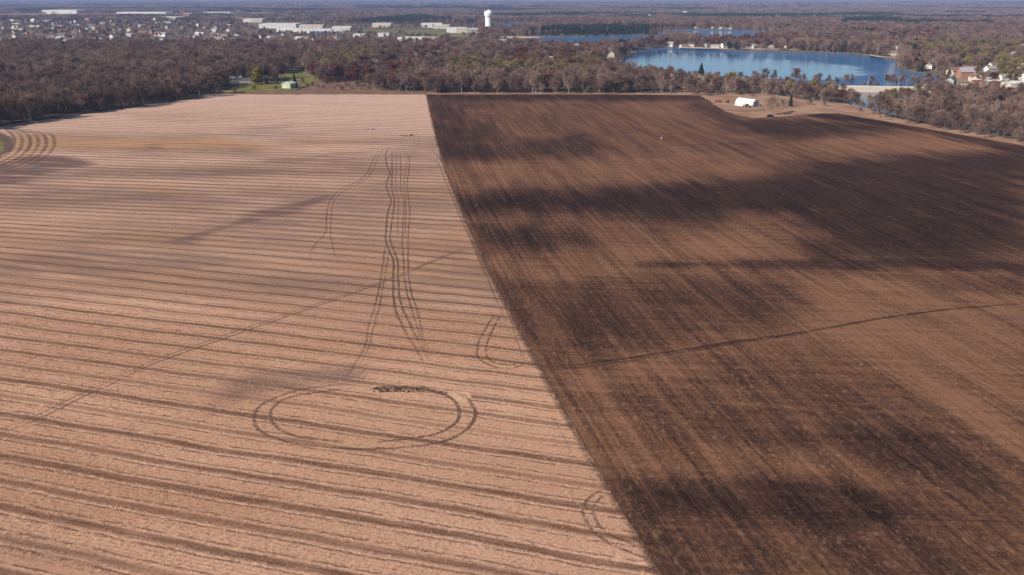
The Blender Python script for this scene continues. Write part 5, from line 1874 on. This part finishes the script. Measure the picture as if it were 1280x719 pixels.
for k_ in range(4):
    b_ = MB()
    for i in range(7):
        x0, y0 = rg.normal(0, 0.11, 2)
        ln = rg.normal(0, 0.09, 2)
        hh = rg.uniform(0.10, 0.26)
        a_ = rg.uniform(0, 3.14); w_ = 0.022
        dx, dy = math.cos(a_) * w_, math.sin(a_) * w_
        b_.add([(x0 - dx, y0 - dy, 0), (x0 + dx, y0 + dy, 0), (x0 + ln[0] + dx, y0 + ln[1] + dy, hh), (x0 + ln[0] - dx, y0 + ln[1] - dy, hh)], [(0, 1, 2, 3)])
    me = b_.mesh('stalks'); me.materials.append(m_stalk)
    tufts.append(me)
na = np.arange(72, 196, 0.755)
al = np.arange(-190, 20, 0.42)
NA, AL = np.meshgrid(na, al)
NA = NA.ravel() + rg.normal(0, 0.06, NA.size); AL = AL.ravel() + rg.uniform(-0.2, 0.2, AL.size)
xx = 0.9655 * AL + 0.2605 * NA; yy = 0.9655 * NA - 0.2605 * AL
ph_ = np.abs(((NA + 0.65) / 6.03) % 1.0 * 6.03 - 3.015)
ok = (yy > 84) & (yy < 190) & (xx < bnd(yy) - 0.3) & (xx > -0.72 * yy - 10) & (rg.random(NA.size) < np.where(ph_ < 0.8, 0.25, 0.8) * (1.15 - (yy - 84) / 160))
Q = np.column_stack([xx, yy])[ok]
scatter('corn_stubble', 'cut corn stalks standing in rows on the pale field', 'stubble', np.column_stack([Q, np.full(len(Q), 0.018)]), rg.uniform(0, 6.28, len(Q)),
        rg.uniform(0.7, 1.3, len(Q)), tufts, rg.integers(0, 4, len(Q)))
print('CLODS/TUFTS', len(Q))

# ------------------------------------------------------------------ the air
hz = bpy.data.materials.new('haze_air'); hz.use_nodes = True
hz.node_tree.nodes.remove(hz.node_tree.nodes['Principled BSDF'])
pv = hz.node_tree.nodes.new('ShaderNodeVolumePrincipled')
pv.inputs['Color'].default_value = (0.48, 0.60, 1.0, 1)
pv.inputs['Density'].default_value = 7.5e-5
pv.inputs['Anisotropy'].default_value = 0.0
hz.node_tree.links.new(pv.outputs[0], hz.node_tree.nodes['Material Output'].inputs['Volume'])
me = MB().box(-44000, 44000, -3000, 44000, -6.0, 130.0).mesh('haze'); me.materials.append(hz)
tag(obj('haze', me), 'thin blue haze over the whole landscape', 'haze', None, 'stuff')
print('PLANTED', len(TREES_AT), 'near stuff', len(Pn), 'far', len(allp))
